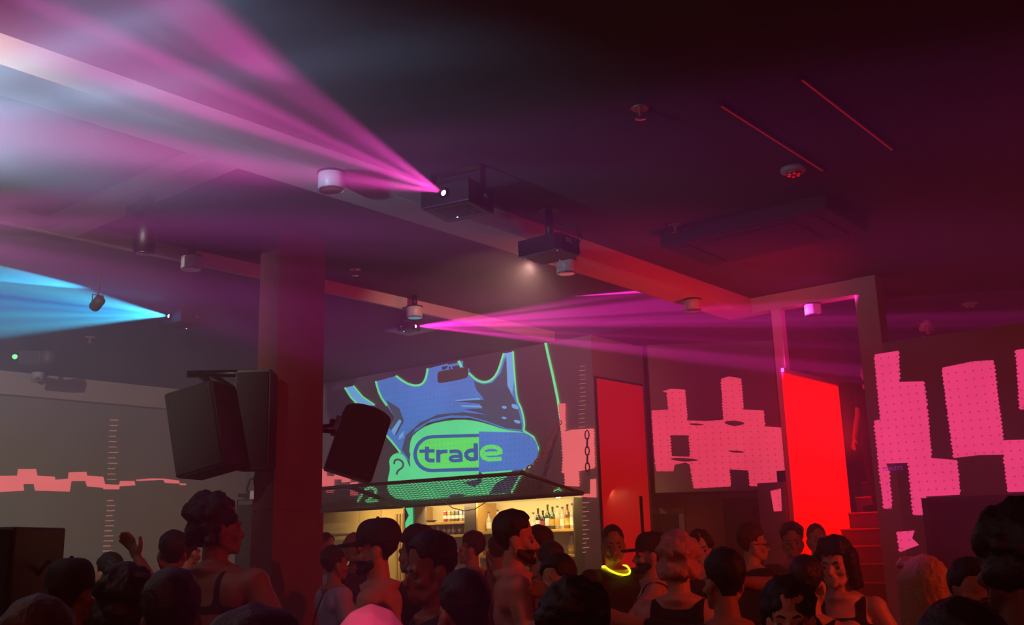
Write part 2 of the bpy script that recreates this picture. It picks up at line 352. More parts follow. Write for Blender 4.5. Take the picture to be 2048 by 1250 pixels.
A.add('green_outline', E_edge, [], [(smoothline([(415, 352), (440, 440), (485, 505)], 1), 12), (smoothline([(540, 318), (600, 362), (650, 380), (700, 376), (728, 340), (740, 272)]), 13), (smoothline([(996, 300), (1040, 342), (1085, 360), (1135, 350), (1178, 300), (1215, 178)]), 13), (smoothline([(1272, 165), (1282, 310), (1296, 470), (1326, 520), (1346, 620), (1338, 660)]), 10), ([(222, 392), (262, 455), (318, 510)], 11), ([(275, 380), (332, 448), (408, 500)], 9), (smoothline([(475, 682), (530, 745), (560, 785), (570, 800)]), 12), ([(1338, 660), (1400, 700), (1430, 770), (1402, 862), (1345, 912), (1305, 965), (1262, 1050)], 12),
    ([(1472, 95), (1490, 180), (1520, 310), (1552, 462), (1566, 560), (1582, 670)], 15), ([(1582, 670), (1592, 820)], 11), ([(300, 1108), (345, 1030)], 14), (smoothline([(345, 1030), (390, 1012), (422, 1035), (400, 1070), (345, 1108), (430, 1095)], 1), 16), ([(1525, 1040), (1560, 1022), (1574, 1038)], 12), ([(932, 225), (952, 262)], 16)])
def capsule(x0, y0, x1, y1, sk):     # rounded bar, slightly tilted like the photo's badge
    r = (y1-y0)/2; cy0 = (y0+y1)/2; pts = []
    for k in range(13): a = math.pi/2+math.pi*k/12; pts.append((x0+r+math.cos(a)*r, cy0-math.sin(a)*r))
    for k in range(13): a = -math.pi/2+math.pi*k/12; pts.append((x1-r+math.cos(a)*r, cy0-math.sin(a)*r))
    return [(x, y-sk*(x-x0)) for x, y in pts]
SK = 0.03
pill = capsule(650, 692, 1430, 924, SK); inner = capsule(674, 712, 1406, 902, SK)
A.add('pill_outline', E_dkblue, [pill])
A.add('pill_left', E_lime, [[p for p in inner if p[0] < 1000] + [(1062, 902-SK*412), (1062, 712-SK*412)]])
A.add('pill_right', E_blue, [[(1062, 692-SK*412-14), (1062, 924-SK*412+10)] + [p for p in pill if p[0] > 1200]])
def tl(pts): return [(x, y+8) for x, y in pts]
A.add('letter_stroke', E_dkblue, [], [(tl(smoothline([(738, 752), (736, 800), (738, 838), (785, 840)], 1)), 25), (tl([(690, 782), (785, 778)]), 21), (tl([(808, 772), (808, 852)]), 26), (tl(smoothline([(808, 800), (825, 784), (866, 782)], 1)), 23),
    (tl(smoothline([(878, 784), (930, 780), (948, 795), (950, 846)], 1)), 23), (tl(smoothline([(950, 812), (895, 814), (880, 828), (895, 842), (950, 838)], 1)), 20), (tl([(1042, 732), (1044, 838)]), 27), (tl(smoothline([(1044, 776), (1000, 776), (976, 802), (1000, 832), (1044, 830)], 1)), 25)])
A.add('letter_stroke', E_lime, [], [(tl(smoothline([(1092, 798), (1198, 794), (1196, 770), (1160, 752), (1100, 756), (1076, 792), (1098, 834), (1205, 828)], 1)), 25)])
A.add('mint_patch', E_green, [[(603, 1140), (650, 1138), (652, 1292), (605, 1296), (602, 1235), (625, 1190)]])
A.add('coral_block', E_coral, [[(78, 897), (110, 897), (115, 945), (160, 945), (160, 910), (220, 915), (262, 945), (262, 980), (205, 985), (205, 965), (160, 965), (160, 1015), (78, 1020)], [(258, 985), (308, 980), (310, 1065), (258, 1065)], [(105, 1035), (160, 1030), (155, 1048), (110, 1050)],
    teeth([(1560, 492), (1600, 490), (1603, 668), (1640, 655), (1778, 648), (1786, 895), (1685, 915), (1688, 1010), (1604, 1005), (1600, 930), (1585, 925), (1590, 830), (1578, 650)]), [(1758, 965), (1795, 962), (1798, 1078), (1702, 1075), (1702, 1055), (1758, 1055)]])
A.add('tick_marks', E_dim, [], [([(1690+random.uniform(-4, 8), 262+i*27), (1728+random.uniform(-4, 6), 258+i*27)], 3.5) for i in range(15)] + [([(1712, 1112+i*28), (1752-(18 if i % 2 else 0), 1110+i*28)], 5) for i in range(12)], stuff=True)
t = thing('wall_projection', 'coral red block pattern projected on the oblique wall above the passage', 'projection')
A = Art(crop(1150, 600, 3.124), planeQ, -qn, t)
A.add('pink_block', E_pink, [[(480, 690), (585, 685), (575, 580), (545, 570), (600, 555), (685, 560), (700, 752), (815, 757), (930, 748), (915, 492), (960, 478), (1035, 490), (1050, 685), (1175, 690), (1185, 790), (1300, 798), (1330, 1160), (1200, 1165), (1095, 1163), (1085, 1065), (962, 1058), (972, 1165), (745, 1178), (720, 1030), (690, 1015), (622, 1030), (615, 1070), (510, 1070), (500, 1000)]], tooth=True)
A.add('wall_tone_gap', emat('light_wall_tone_red', (96, 34, 40), 0.5), [teeth([(600, 845), (705, 845), (715, 980), (608, 975)]), smoothpoly([(585, 990), (660, 985), (800, 1000), (690, 1012), (620, 1002)]), smoothpoly([(925, 760), (1000, 752), (1075, 770), (1010, 790), (950, 780)]), smoothpoly([(698, 773), (760, 770), (820, 780), (750, 786)]), smoothpoly([(945, 942), (1010, 940), (1075, 952), (1000, 956)])])  # gaps painted with a faint glow like the red lit wall
Art(lambda p: p, planeY(9.72), (0, -1, 0), t).add('pink_block', E_pink, [[(1541, 982), (1562, 977), (1564, 1022), (1548, 1023)]])
t = thing('wall_projection', 'hot pink block pattern projected on the parapet wall right of the stairs', 'projection')
A = Art(crop(1548, 500, 2.272), planeY(9.7), (0, -1, 0), t)
A.add('pink_block', E_rose, [[(458, 475), (565, 458), (570, 600), (680, 597), (695, 720), (715, 945), (830, 955), (845, 1112), (690, 1120), (690, 1205), (635, 1205), (612, 967), (510, 970), (520, 1000), (535, 1175), (502, 1175), (482, 1010), (458, 775), (487, 770), (470, 600)],
    [(765, 535), (900, 507), (995, 500), (1040, 865), (1136, 862), (1230, 860), (1235, 1095), (1065, 1100), (1045, 930), (930, 932), (820, 945)], [(1100, 455), (1200, 440), (1212, 720), (1120, 725)], [(560, 1280), (640, 1275), (628, 1310), (660, 1340), (575, 1372)]], tooth=True)
t = thing('wall_projection', 'low coral skyline strip projected along the left wall', 'projection')
A = Art(crop(0, 650, 2.083), planeX(-13.75), (1, 0, 0), t)
A.add('coral_block', E_coral, [[(-300, 632), (70, 628), (75, 600), (150, 600), (155, 628), (228, 632), (230, 645), (283, 640), (285, 614), (360, 612), (362, 628), (430, 632), (437, 663), (495, 666), (500, 650), (560, 650), (564, 668), (498, 672), (496, 685), (430, 684), (428, 678), (362, 672), (355, 650), (297, 650), (290, 694), (145, 690), (140, 662), (97, 662), (100, 690), (-300, 712)], [(565, 645), (625, 639), (682, 640), (745, 648), (748, 661), (686, 658), (680, 645), (570, 650)], [(748, 660), (775, 661), (775, 667), (748, 667)]])
A.add('tick_marks', E_dim, [], [([(457-i*1.0, 396+i*22.5), (495-i*1.2+random.uniform(-8, 4), 396+i*22.5)], 3.0) for i in range(12)] + [([(446-i*2.0, 732+i*21), (480-i*1.2-(8 if i % 3 == 0 else 0), 731+i*21)], 3.5) for i in range(11)], stuff=True)
# lettering beside the stairs, given a dim glow of its own
cu = bpy.data.curves.new('toilets', 'FONT'); cu.body = 'TOILETS'; cu.size = 0.085; cu.extrude = 0.003; cu.space_character = 1.05
to = bpy.data.objects.new('tmp_text', cu); COL.objects.link(to)
bpy.context.view_layer.update()
me = bpy.data.meshes.new_from_object(to.evaluated_get(bpy.context.evaluated_depsgraph_get())); bpy.data.objects.remove(to)
M_sign = emat('sign_violet', (150, 44, 170), 0.8)
so = obj('toilet_sign', me, None); me.materials.clear(); me.materials.append(M_sign)
p = on(1765, 942, 1, 9.7); so.location = (p.x, 9.694, p.z); so.rotation_euler = (math.pi/2, 0, 0)
so.scale = ((on(1806, 942, 1, 9.7).x-p.x)/max(v.co.x for v in me.vertices),)*3
tag(so, 'small violet lettering reading TOILETS on the parapet wall', 'sign')
# ------------------------------------------------------------------ stairs, LED panel and red lit wall end
M_tread = mat('stair_paint', (120, 16, 16), 0.35, vary=0.1); M_nose = mat('tread_edge', (230, 90, 80), 0.3, metal=0.2)
st = thing('staircase', 'narrow red lit staircase climbing to the gallery', 'staircase', (0, 0, 0))
NS, RI, GO = 14, 2.4/14, 0.25; Y0 = 11.7-13*0.25
for i in range(NS):
    z1 = RI*(i+1); y = Y0+GO*i
    xr_ = -3.552 if y-0.03 < 9.90 and y+GO > 9.69 else -3.46        # notched round the pillar
    if i < NS-1: obj('tread', bx(-4.33, xr_, y-0.02, y+GO, z1-0.03, z1, bev=0.004), M_tread, st); 
    obj('riser', bx(-4.33, xr_, y, y+0.02, z1-RI, z1-0.03), M_tread, st)
    obj('tread_edge', bx(-4.33, xr_, y-0.028, y-0.02, z1-0.012, z1+0.001), M_nose, st)
def red_glow_mat(name, rgb, k):
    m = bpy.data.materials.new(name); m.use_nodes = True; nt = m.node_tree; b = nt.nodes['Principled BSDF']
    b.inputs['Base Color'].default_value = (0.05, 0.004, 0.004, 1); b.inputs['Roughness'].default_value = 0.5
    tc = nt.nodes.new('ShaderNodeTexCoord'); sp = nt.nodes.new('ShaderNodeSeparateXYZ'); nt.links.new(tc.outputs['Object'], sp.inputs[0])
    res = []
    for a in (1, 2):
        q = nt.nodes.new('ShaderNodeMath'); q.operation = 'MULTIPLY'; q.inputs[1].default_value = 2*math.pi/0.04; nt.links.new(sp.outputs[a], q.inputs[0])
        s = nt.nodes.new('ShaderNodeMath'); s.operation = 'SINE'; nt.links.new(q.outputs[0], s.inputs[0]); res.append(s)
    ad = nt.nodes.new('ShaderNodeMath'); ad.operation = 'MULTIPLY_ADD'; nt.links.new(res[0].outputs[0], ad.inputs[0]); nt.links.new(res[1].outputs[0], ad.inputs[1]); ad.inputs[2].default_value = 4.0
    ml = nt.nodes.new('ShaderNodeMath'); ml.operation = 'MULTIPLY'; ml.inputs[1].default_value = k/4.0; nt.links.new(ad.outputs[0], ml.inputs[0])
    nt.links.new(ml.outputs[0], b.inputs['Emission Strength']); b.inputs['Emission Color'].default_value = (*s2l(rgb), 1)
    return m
# LED wall along the stairs
pt = thing('red_glow_panel', 'glowing bright red LED panel forming the side wall of the stairs', 'panel', (0, 0, 0))
yA, yB = 9.62, 11.05
zA, zB = on(1575, 748, 0, -4.34).z, on(1685, 772, 0, -4.34).z
obj('glow_face', prism(bmesh.new(), [(-4.34, yA, 0.15), (-4.34, yB, 0.15), (-4.34, yB, zA), (-4.34, yA, zA)], (0, 0, 0), (-0.02, 0, 0)), red_glow_mat('led_red_bright', (255, 6, 0), 2.2), pt)
obj('back_panel', bx(-4.46, -4.362, yA+0.24, yB, 0, zA+0.01), M_dark, pt)
obj('top_rail', bx(-4.361, -4.33, yA, yB, zA+0.01, zA+0.05), M_beam, pt)
# end of the bar wall, its red light painted as a dim glowing panel
pt = thing('red_glow_panel', 'red lit wall end beside the bar, painted as a dull glowing panel', 'panel', (0, 0, 0))
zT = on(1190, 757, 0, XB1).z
obj('glow_face', bx(XB1+0.012, XB1+0.03, 9.86, 10.86, 0.2, zT), red_glow_mat('red_lit_wall_glow', (200, 4, 8), 1.0), pt)
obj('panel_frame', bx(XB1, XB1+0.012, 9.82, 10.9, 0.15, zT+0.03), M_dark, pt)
# ------------------------------------------------------------------ column, speakers, ceiling fixtures
M_black = mat('black_plastic', (13, 12, 15), 0.45); M_blk2 = mat('black_metal', (30, 29, 32), 0.35, metal=0.6); M_white = mat('white_enamel', (190, 182, 180), 0.35, vary=0.04)
M_grille = mat('speaker_cloth', (15, 14, 17), 0.7, vary=0.4, scale=300); M_chrome = mat('chrome', (200, 200, 205), 0.15, metal=1.0, vary=0)
bm = bx(-6.62, -6.37, 4.80, 5.27, 1.98, 4.22); box(bm, -6.61, -6.38, 4.81, 5.26, 1.95, 1.98); box(bm, -6.63, -6.36, 4.79, 5.28, 0, 1.95)
struct('wall_column', bm, mat('column_render', (132, 78, 74), 0.85, bump=0.3, vary=0.2, scale=12), 'rough rendered square column carrying the loudspeakers')
def look(loc, target): return (Vector(target)-Vector(loc)).to_track_quat('Y', 'Z').to_matrix().to_4x4()
# downlights: surface mounted cans
def downlight(p, label, top=None):
    t = thing('downlight', label, 'downlight', p, 0, 'surface mounted ceiling downlights')
    obj('housing', lathe(bmesh.new(), [(0.076, -0.115), (0.083, -0.11), (0.083, -0.005), (0.08, 0.0)], 28), M_white, t, True)
    obj('rim', lathe(bmesh.new(), [(0.062, -0.12), (0.079, -0.122), (0.081, -0.115), (0.078, -0.112), (0.062, -0.112)], 28), M_chrome, t, True)
    obj('reflector', lathe(bmesh.new(), [(0.004, -0.116), (0.03, -0.117), (0.06, -0.119), (0.061, -0.115), (0.0, -0.113)], 24), mat('downlight_glass', (160, 90, 80), 0.2, metal=0.4), t, True)
    obj('ceiling_plate', lathe(bmesh.new(), [(0.088, -0.012), (0.09, -0.01), (0.09, 0.0), (0.0, 0.0)], 28), M_blk2, t, True)
    if top: obj('stem', lathe(bmesh.new(), [(0.03, 0), (0.03, top+0.002-p[2])], 14), M_blk2, t, True)
    return t
downlight(on(663, 345, 2, 3.998), 'white can downlight under the beam beside the pink projector beam')
downlight(on(383, 512, 2, 4.098), 'white can downlight by the soffit edge left of the column', 4.22)
downlight(on(829, 613, 2, 4.098), 'white can downlight directly above the pink laser by the bar', 4.22)
downlight(on(1132, 520, 2, 3.998), 'white can downlight half hidden behind the video projector')
downlight(on(1385, 599, 2, 3.998), 'white can downlight at the red lit end of the beam')
downlight(on(1625, 613, 1, 9.80)+Vector((0, 0, 0)), 'white can downlight on the header over the stairs').location.z = 3.998
downlight(Vector((-13.45, 6.2, 4.098)), 'white can downlight close to the left wall cornice')
# laser / effect projectors
def effect(name, label, p, aim, s=1.0, lens=(255, 200, 240), drop=0.1):
    t = thing(name, label, 'laser', p); M = look(p, aim); e = M.to_euler(); t.rotation_euler = (0, 0, e.z)
    w2, d2, h2 = 0.16*s, 0.30*s, 0.07*s
    bodyb = bx(-w2, w2, -d2, 0, -h2, h2, bev=0.012); obj('body', bodyb, M_black, t)
    ln = obj('lens_ring', lathe(bmesh.new(), [(0.034, 0), (0.036, 0.02), (0.024, 0.022), (0.022, 0.006)], 20, M=Matrix.Rotation(-math.pi/2, 4, 'X')), M_blk2, t, True)
    obj('lens', lathe(bmesh.new(), [(0.0, 0), (0.02, 0), (0.016, 0.01), (0.0, 0.014)], 16, M=Matrix.Rotation(-math.pi/2, 4, 'X')), mat('lens_%d_%d' % (lens[0], lens[1]), (20, 20, 20), em=lens, ems=30, vary=0, sampling='NONE'), ln, True)
    for sx in (-1, 1):
        obj('yoke_arm', bx(sx*(w2+0.004), sx*(w2+0.012), -d2*0.62, -d2*0.42, -0.02, h2+drop), M_blk2, t)
        obj('knob', lathe(bmesh.new(), [(0.018, 0), (0.02, 0.02), (0.014, 0.024)], 12, M=Matrix.Translation((sx*(w2+0.012), -d2*0.52, 0)) @ Matrix.Rotation(sx*math.pi/2, 4, 'Y')), M_chrome, t, True)
    obj('yoke_bar', bx(-w2-0.012, w2+0.012, -d2*0.62, -d2*0.42, h2+drop-0.008, h2+drop), M_blk2, t)
    bm = bmesh.new()
    for k in range(6): box(bm, -w2*0.7, w2*0.7, -d2*(0.25+0.1*k), -d2*(0.29+0.1*k), -h2-0.003, -h2+0.002)
    obj('vent_slots', bm, M_blk2, t, kind='stuff')
    obj('status_light', lathe(bmesh.new(), [(0.006, 0), (0.006, 0.004)], 8, c=(w2*0.3, -d2*0.75, -h2-0.004)), mat('status_blue', (20, 20, 30), em=(150, 200, 255), ems=4, vary=0, sampling='NONE'), t)
    obj('cable', tube(bmesh.new(), [(0, -d2, 0), (0, -d2-0.06, 0.01), (0.02, -d2-0.09, h2+drop*0.5), (0.02, -d2-0.06, h2+drop)], 0.006, 6), M_black, t, True)
    return t
effect('laser_projector', 'black laser projector throwing a pink fan beside the main beam', LAS1 + (LAS1-Vector((-3.85, 2.5, 3.86))).normalized()*0.04, Vector((-3.85, 2.5, 3.86)), 1.15, drop=0.14)
effect('laser_projector', 'black laser projector under the soffit throwing pink light past the bar', LAS3-Vector((0.03, 0.01, 0)), (-4.6, 8.0, 4.0), 0.6, drop=0.038)
effect('laser_projector', 'black laser projector with blue lit front throwing a cyan fan', LAS4 + Vector((0, 0.04, 0)), (-8.6, 3.6, 3.9), 1.1, (140, 230, 255), 0.07)
obj_pl = obj('ceiling_hatch', bx(-8.30, -7.85, 7.75, 8.15, 4.078, 4.101, bev=0.004), mat('hatch_grey', (150, 160, 160), 0.6)); obj_pl.location = (0, 0, 0)
tag(obj_pl, 'pale grey plate on the soffit under the pink laser', 'plate')
# video projector hung beside the beam
p = at(1100, 498, 7.6)
t = thing('video_projector', 'black video projector hanging on a pole beside the main beam', 'projector', p, 0)
ang = math.radians(2); M = Matrix.Rotation(ang, 4, 'Z')
prof = [(-0.19, -0.15), (0.15, -0.15), (0.19, -0.11), (0.19, 0.12), (0.15, 0.16), (-0.19, 0.16)]
obj('body', prism(bmesh.new(), [M @ Vector((x, y, -0.055)) for x, y in prof], (0, 0, 0), (0, 0, 0.12)), M_black, t)
obj('base_plate', prism(bmesh.new(), [M @ Vector((x*0.93, y*0.93, -0.062)) for x, y in prof], (0, 0, 0), (0, 0, 0.007)), mat('projector_base', (92, 82, 86), 0.5), t)
obj('mount_pole', tube(bmesh.new(), [(0, 0, 0.06), (0, 0, 4.16-p.z)], 0.03, 12), M_black, t, True)
obj('mount_plate', lathe(bmesh.new(), [(0.09, 4.145-p.z), (0.09, 4.16-p.z)], 16), M_black, t)
obj('lens_barrel', lathe(bmesh.new(), [(0.045, 0), (0.045, 0.05), (0.035, 0.055), (0.03, 0.03)], 18, M=M @ Matrix.Translation((-0.06, 0.15, 0.0)) @ Matrix.Rotation(-math.pi/2, 4, 'X')), M_blk2, t, True)
obj('label_sticker', bx(0.185, 0.192, -0.05, 0.02, 0.01, 0.045, M=M), M_white, t)
obj('socket', bx(0.186, 0.194, 0.04, 0.08, -0.01, 0.02, M=M), M_chrome, t)
for k in range(2): obj('cable', tube(bmesh.new(), [M @ Vector(q) for q in ((0.19, 0.02+0.05*k, 0.0), (0.24, 0.03+0.05*k, 0.05), (0.23, 0.02, 0.12+0.03*k), (0.12, 0, 0.16), (0.04, 0, 0.2+0.05*k), (0.02, 0, 4.15-p.z))], 0.006, 6), M_black, t, True)
for sx, sy in ((-0.15, -0.11), (0.15, -0.11), (0.0, 0.12)): obj('screw', lathe(bmesh.new(), [(0.01, -0.066), (0.01, -0.06)], 8, c=(sx, sy, 0)), M_chrome, t)
# loudspeakers
def cabinet(name, label, p, wd, ht, dp, yaw, tilt, pitch=0, arch=0.0, cat='speaker'):
    t = thing(name, label, cat, p); t.rotation_euler = (pitch, tilt, yaw)
    top = [(wd/2*math.cos(a)*1.0, ht/2-arch+arch*math.sin(a)) for a in [math.pi*k/10 for k in range(11)]] if arch else [(wd/2, ht/2), (-wd/2, ht/2)]
    pts = [(-wd/2, -ht/2), (wd/2, -ht/2)] + top
    bm = prism(bmesh.new(), [Vector((x, 0, z)) for x, z in pts], (0, -dp*0.5, 0), (0, dp*0.5, 0))
    bmesh.ops.bevel(bm, geom=bm.edges[:], offset=0.01, segments=2, affect='EDGES')
    obj('cabinet', bm, M_black, t)
    g = obj('grille', prism(bmesh.new(), [Vector((x*0.92, 0, z*0.95)) for x, z in pts], (0, -dp*0.5-0.012, 0), (0, -dp*0.5-0.001, 0)), M_grille, t)
    for x in (-wd*0.4, wd*0.4):
        for z in (-ht*0.42, ht*0.38): obj('screw', lathe(bmesh.new(), [(0.006, 0), (0.006, 0.005)], 8, M=Matrix.Translation((x, -dp*0.5-0.012, z)) @ Matrix.Rotation(math.pi/2, 4, 'X')), M_blk2, g)
    return t
t = cabinet('loudspeaker', 'black loudspeaker tilted down on the left side of the column', at(413, 862, 7.25), 0.39, 0.62, 0.34, AZ+math.radians(-14), math.radians(-12))
Mi = (Matrix.Translation(t.location) @ t.rotation_euler.to_matrix().to_4x4()).inverted(); side = lambda y, z: Mi @ (at(512, 842, 7.55) + Matrix.Rotation(AZ, 3, 'Z') @ Vector((-0.126, y, z)))
obj('bracket', tube(bmesh.new(), [(0.13, 0.15, 0.08), side(-0.085, 0.06)], 0.02, 8), M_blk2, t)
obj('cable', tube(bmesh.new(), [(0.11, 0.165, 0.0), (0.13, 0.2, -0.05), side(-0.05, -0.08)+Vector((-0.04, 0.01, -0.02)), side(-0.05, -0.1)], 0.006, 6), M_black, t)
t = cabinet('loudspeaker', 'upright black loudspeaker fixed against the side of the column', at(512, 842, 7.55), 0.26, 0.74, 0.26, AZ, 0)
t = cabinet('loudspeaker', 'black loudspeaker with rounded top leaning out right of the column', at(716, 884, 8.45), 0.40, 0.60, 0.32, AZ+math.radians(14), math.radians(18), arch=0.07)
for z in (0.08,):
    obj('bracket', tube(bmesh.new(), [(-0.2, 0.02, z), (-0.27, 0.02, z-0.02), (-0.36, 0.05, z-0.06)], 0.018, 8), M_blk2, t)
    obj('knob', lathe(bmesh.new(), [(0.03, 0), (0.035, 0.03), (0.02, 0.04)], 12, c=(-0.25, 0.0, z)), M_blk2, t)
Mi = (Matrix.Translation(t.location) @ t.rotation_euler.to_matrix().to_4x4()).inverted()
obj('wall_arm', tube(bmesh.new(), [Mi @ Vector((-6.45, 5.29, 2.62)), Mi @ Vector((-6.45, 5.45, 2.62)), Vector((-0.2, 0.1, 0.02))], 0.02, 8), M_blk2, t)
obj('clamp', bx(-0.24, -0.2, -0.03, 0.03, -0.02, 0.16), M_chrome, t)
# steel bar over the left speaker
a, b = at(375, 748, 7.75), at(545, 746, 7.8)
t = thing('speaker_bar', 'black steel bar with struts bracing the speakers to the column', 'bar', (0, 0, 0))
obj('bar', tube(bmesh.new(), [a, b], 0.028, 8), M_blk2, t, True)
obj('strut', tube(bmesh.new(), [at(400, 748, 7.75), at(425, 772, 7.6), at(470, 788, 7.6)], 0.03, 8), M_blk2, t, True)
obj('strut', tube(bmesh.new(), [at(425, 750, 7.75), at(480, 786, 7.56)], 0.022, 8), M_blk2, t, True)
# floor standing towers
def tower(label, p, wd, dp, ht, yaw):
    t = thing('speaker_tower', label, 'speaker', (p[0], p[1], 0), yaw)
    obj('cabinet', bx(-wd/2, wd/2, -dp/2, dp/2, 0.03, ht, bev=0.012), M_black, t)
    obj('grille', bx(-wd*0.44, wd*0.44, -dp/2-0.012, -dp/2, 0.08, ht-0.05), M_grille, t)
    for x in (-1, 1):
        for y in (-1, 1): obj('foot', lathe(bmesh.new(), [(0.025, 0), (0.03, 0.03)], 10, c=(x*wd*0.4, y*dp*0.4, 0)), M_blk2, t)
    return t
q = at(520, 1000, 9.6); tower('tall black speaker tower behind the column with a clip lamp on top', (q.x, q.y), 0.34, 0.4, q.z, AZ)
t = thing('clip_lamp', 'small pale clip lamp standing on the speaker tower', 'lamp', (q.x, q.y, q.z), AZ)
obj('base', bx(-0.09, 0.11, -0.06, 0.06, 0, 0.09, bev=0.02), mat('lamp_pale', (205, 165, 185), 0.4), t)
obj('arm', tube(bmesh.new(), [(-0.06, 0, 0.04), (-0.13, 0, 0.1), (-0.1, 0, 0.2), (-0.02, 0, 0.22)], 0.01, 8), M_black, t, True)
obj('head', bx(-0.06, 0.1, -0.05, 0.05, 0.13, 0.24, bev=0.02), M_black, t)
q = at(28, 1056, 4.6); t = tower('black speaker tower with a looped cable at the left edge of the floor', (q.x, q.y), 0.26, 0.5, q.z, AZ)
obj('cable', tube(bmesh.new(), [(0.12, 0, q.z-0.22), (0.17, 0, q.z-0.15), (0.2, 0, q.z-0.17), (0.215, 0, q.z-0.26), (0.19, 0, q.z-0.4), (0.13, 0, q.z-0.5)], 0.009, 8), M_black, t, True)
# fixtures in the haze on the left
p = at(290, 462, 6.93)
t = thing('moving_head_light', 'dark moving head lamp hanging from the cross beam in the pink haze', 'stage light', p)
obj('base', bx(-0.1, 0.1, -0.1, 0.1, 0.1, 0.19, bev=0.015), M_black, t); obj('hook', bx(-0.03, 0.03, -0.03, 0.03, 0.19, 4.105-p.z), M_blk2, t)
for sx in (-1, 1): obj('yoke_arm', bx(sx*0.085, sx*0.105, -0.03, 0.03, -0.08, 0.11), M_black, t)
hd = obj('head', lathe(bmesh.new(), [(0.05, -0.16), (0.075, -0.15), (0.078, 0.0), (0.06, 0.06), (0.02, 0.08)], 20), M_black, t, True)
obj('lens', lathe(bmesh.new(), [(0.0, -0.165), (0.05, -0.165), (0.05, -0.155)], 16), M_chrome, hd, True)
t = thing('par_can', 'grey par lamp hanging in the blue beam on the left soffit', 'stage light', at(195, 606, 8.8))
obj('can', lathe(bmesh.new(), [(0.042, -0.07), (0.048, -0.06), (0.048, 0.05), (0.024, 0.07)], 20, M=Matrix.Rotation(1.1, 4, 'Y')), mat('par_grey', (52, 50, 58), 0.6), t, True)
obj('bracket', tube(bmesh.new(), [(0, -0.05, 0), (0, -0.05, 0.07), (0, 0.05, 0.07), (0, 0.05, 0)], 0.005, 6), M_blk2, t)
obj('pole', tube(bmesh.new(), [(0, 0, 0.07), (0, 0, 4.1-t.location.z)], 0.01, 6), M_blk2, t)
p = at(55, 716, 11.9)
t = thing('effect_light', 'small boxy effect lamp with a green lens under the left soffit', 'stage light', p, AZ)
obj('body', bx(-0.06, 0.2, -0.1, 0.1, -0.09, 0.07, bev=0.015), mat('effect_grey', (70, 60, 66), 0.5), t)
obj('side_pod', lathe(bmesh.new(), [(0.07, -0.08), (0.09, -0.04), (0.09, 0.05), (0.06, 0.09)], 16, c=(0.24, 0, 0)), mat('effect_grey2', (84, 66, 74), 0.5), t, True)
obj('lens', lathe(bmesh.new(), [(0.0, 0), (0.03, 0), (0.025, 0.02)], 12, M=Matrix.Translation((-0.1, -0.1, 0)) @ Matrix.Rotation(math.pi/2, 4, 'X')), mat('lens_green', (20, 40, 20), em=(120, 255, 150), ems=2.5, vary=0, sampling='NONE'), t)
obj('hanger', bx(0.04, 0.08, -0.02, 0.02, 0.07, 4.102-p.z), M_blk2, t)
# sprinklers and detectors on the ceilings
M_brass = mat('sprinkler_brass', (190, 150, 120), 0.3, metal=0.7)
def sprinkler(p, label, s=1.0):
    t = thing('ceiling_sprinkler', label, 'sprinkler', p, 0, 'ceiling sprinklers'); t.scale = (s, s, s)
    obj('rosette', lathe(bmesh.new(), [(0.05, -0.008), (0.055, 0.0)], 18), M_brass, t); obj('stem', lathe(bmesh.new(), [(0.012, -0.06), (0.012, 0)], 10), M_brass, t)
    obj('deflector', lathe(bmesh.new(), [(0.03, -0.062), (0.035, -0.066), (0.01, -0.07)], 14), M_chrome, t)
sprinkler(on(710, 538, 2, 4.219), 'small brass sprinkler on the coffer ceiling right of the column')
sprinkler(on(1280, 216, 2, 4.159), 'small brass sprinkler on the dark ceiling far from any lamp')
sprinkler(on(1350, 450, 2, 4.159), 'small brass sprinkler beside the dark ceiling cassette')
sprinkler(on(180, 674, 2, 4.099), 'small brass sprinkler on the soffit below the blue beam')
def spotcan(p, label):
    t = thing('ceiling_spot', label, 'spotlight', p, 0, 'dull spotlights on the dark ceiling')
    obj('ring', lathe(bmesh.new(), [(0.055, -0.03), (0.085, -0.028), (0.09, 0.0)], 22), M_white, t, True)
    f = obj('face', lathe(bmesh.new(), [(0.0, -0.045), (0.03, -0.042), (0.056, -0.03)], 16), mat('spot_face', (190, 120, 110), 0.35, metal=0.3), t, True)
    for k in range(6): obj('diode', lathe(bmesh.new(), [(0.012, -0.052), (0.014, -0.04)], 8, c=(0.036*math.cos(k*1.047), 0.036*math.sin(k*1.047), 0)), M_chrome, f)
spotcan(on(1600, 333, 2, 4.158)+Vector((-0.05, 0, 0)), 'round cluster spotlight beside the thin red ceiling line')
spotcan(on(1940, 606, 2, 4.158), 'round cluster spotlight on the ceiling over the gallery')
t = thing('ceiling_cassette', 'dark ceiling air conditioning cassette right of the main beam', 'air conditioner', (-3.4, 7.38, 4.16))
M_cas = mat('cassette_black', (15, 12, 14), 0.7); obj('casing', bx(-0.72, 0.72, -0.42, 0.42, -0.13, 0.0, bev=0.02), M_cas, t); obj('grille', bx(-0.4, 0.4, -0.3, 0.3, -0.14, -0.13), M_cas, t)
for sx in (-1, 1): obj('flap', bx(sx*0.55-0.04, sx*0.55+0.04, -0.33, 0.33, -0.14, -0.13), M_cas, t)
M_rline = mat('red_line', (60, 10, 10), em=(200, 30, 20), ems=0.35, vary=0, sampling='NONE')
for x, y0, y1, lab in ((-2.5, 5.0, 6.5, 'thin red glowing line light on the ceiling next to the cluster spotlight'), (-2.0, 5.0, 6.45, 'thinner red line light on the ceiling away from the cluster spotlight')):
    t = thing('line_light', lab, 'line light', (x, 0, 4.16), 0, 'red ceiling lines')
    obj('channel', bx(-0.02, 0.02, y0, y1, -0.014, 0), M_dark, t); obj('strip', bx(-0.005, 0.005, y0+0.02, y1-0.02, -0.018, -0.014), M_rline, t)
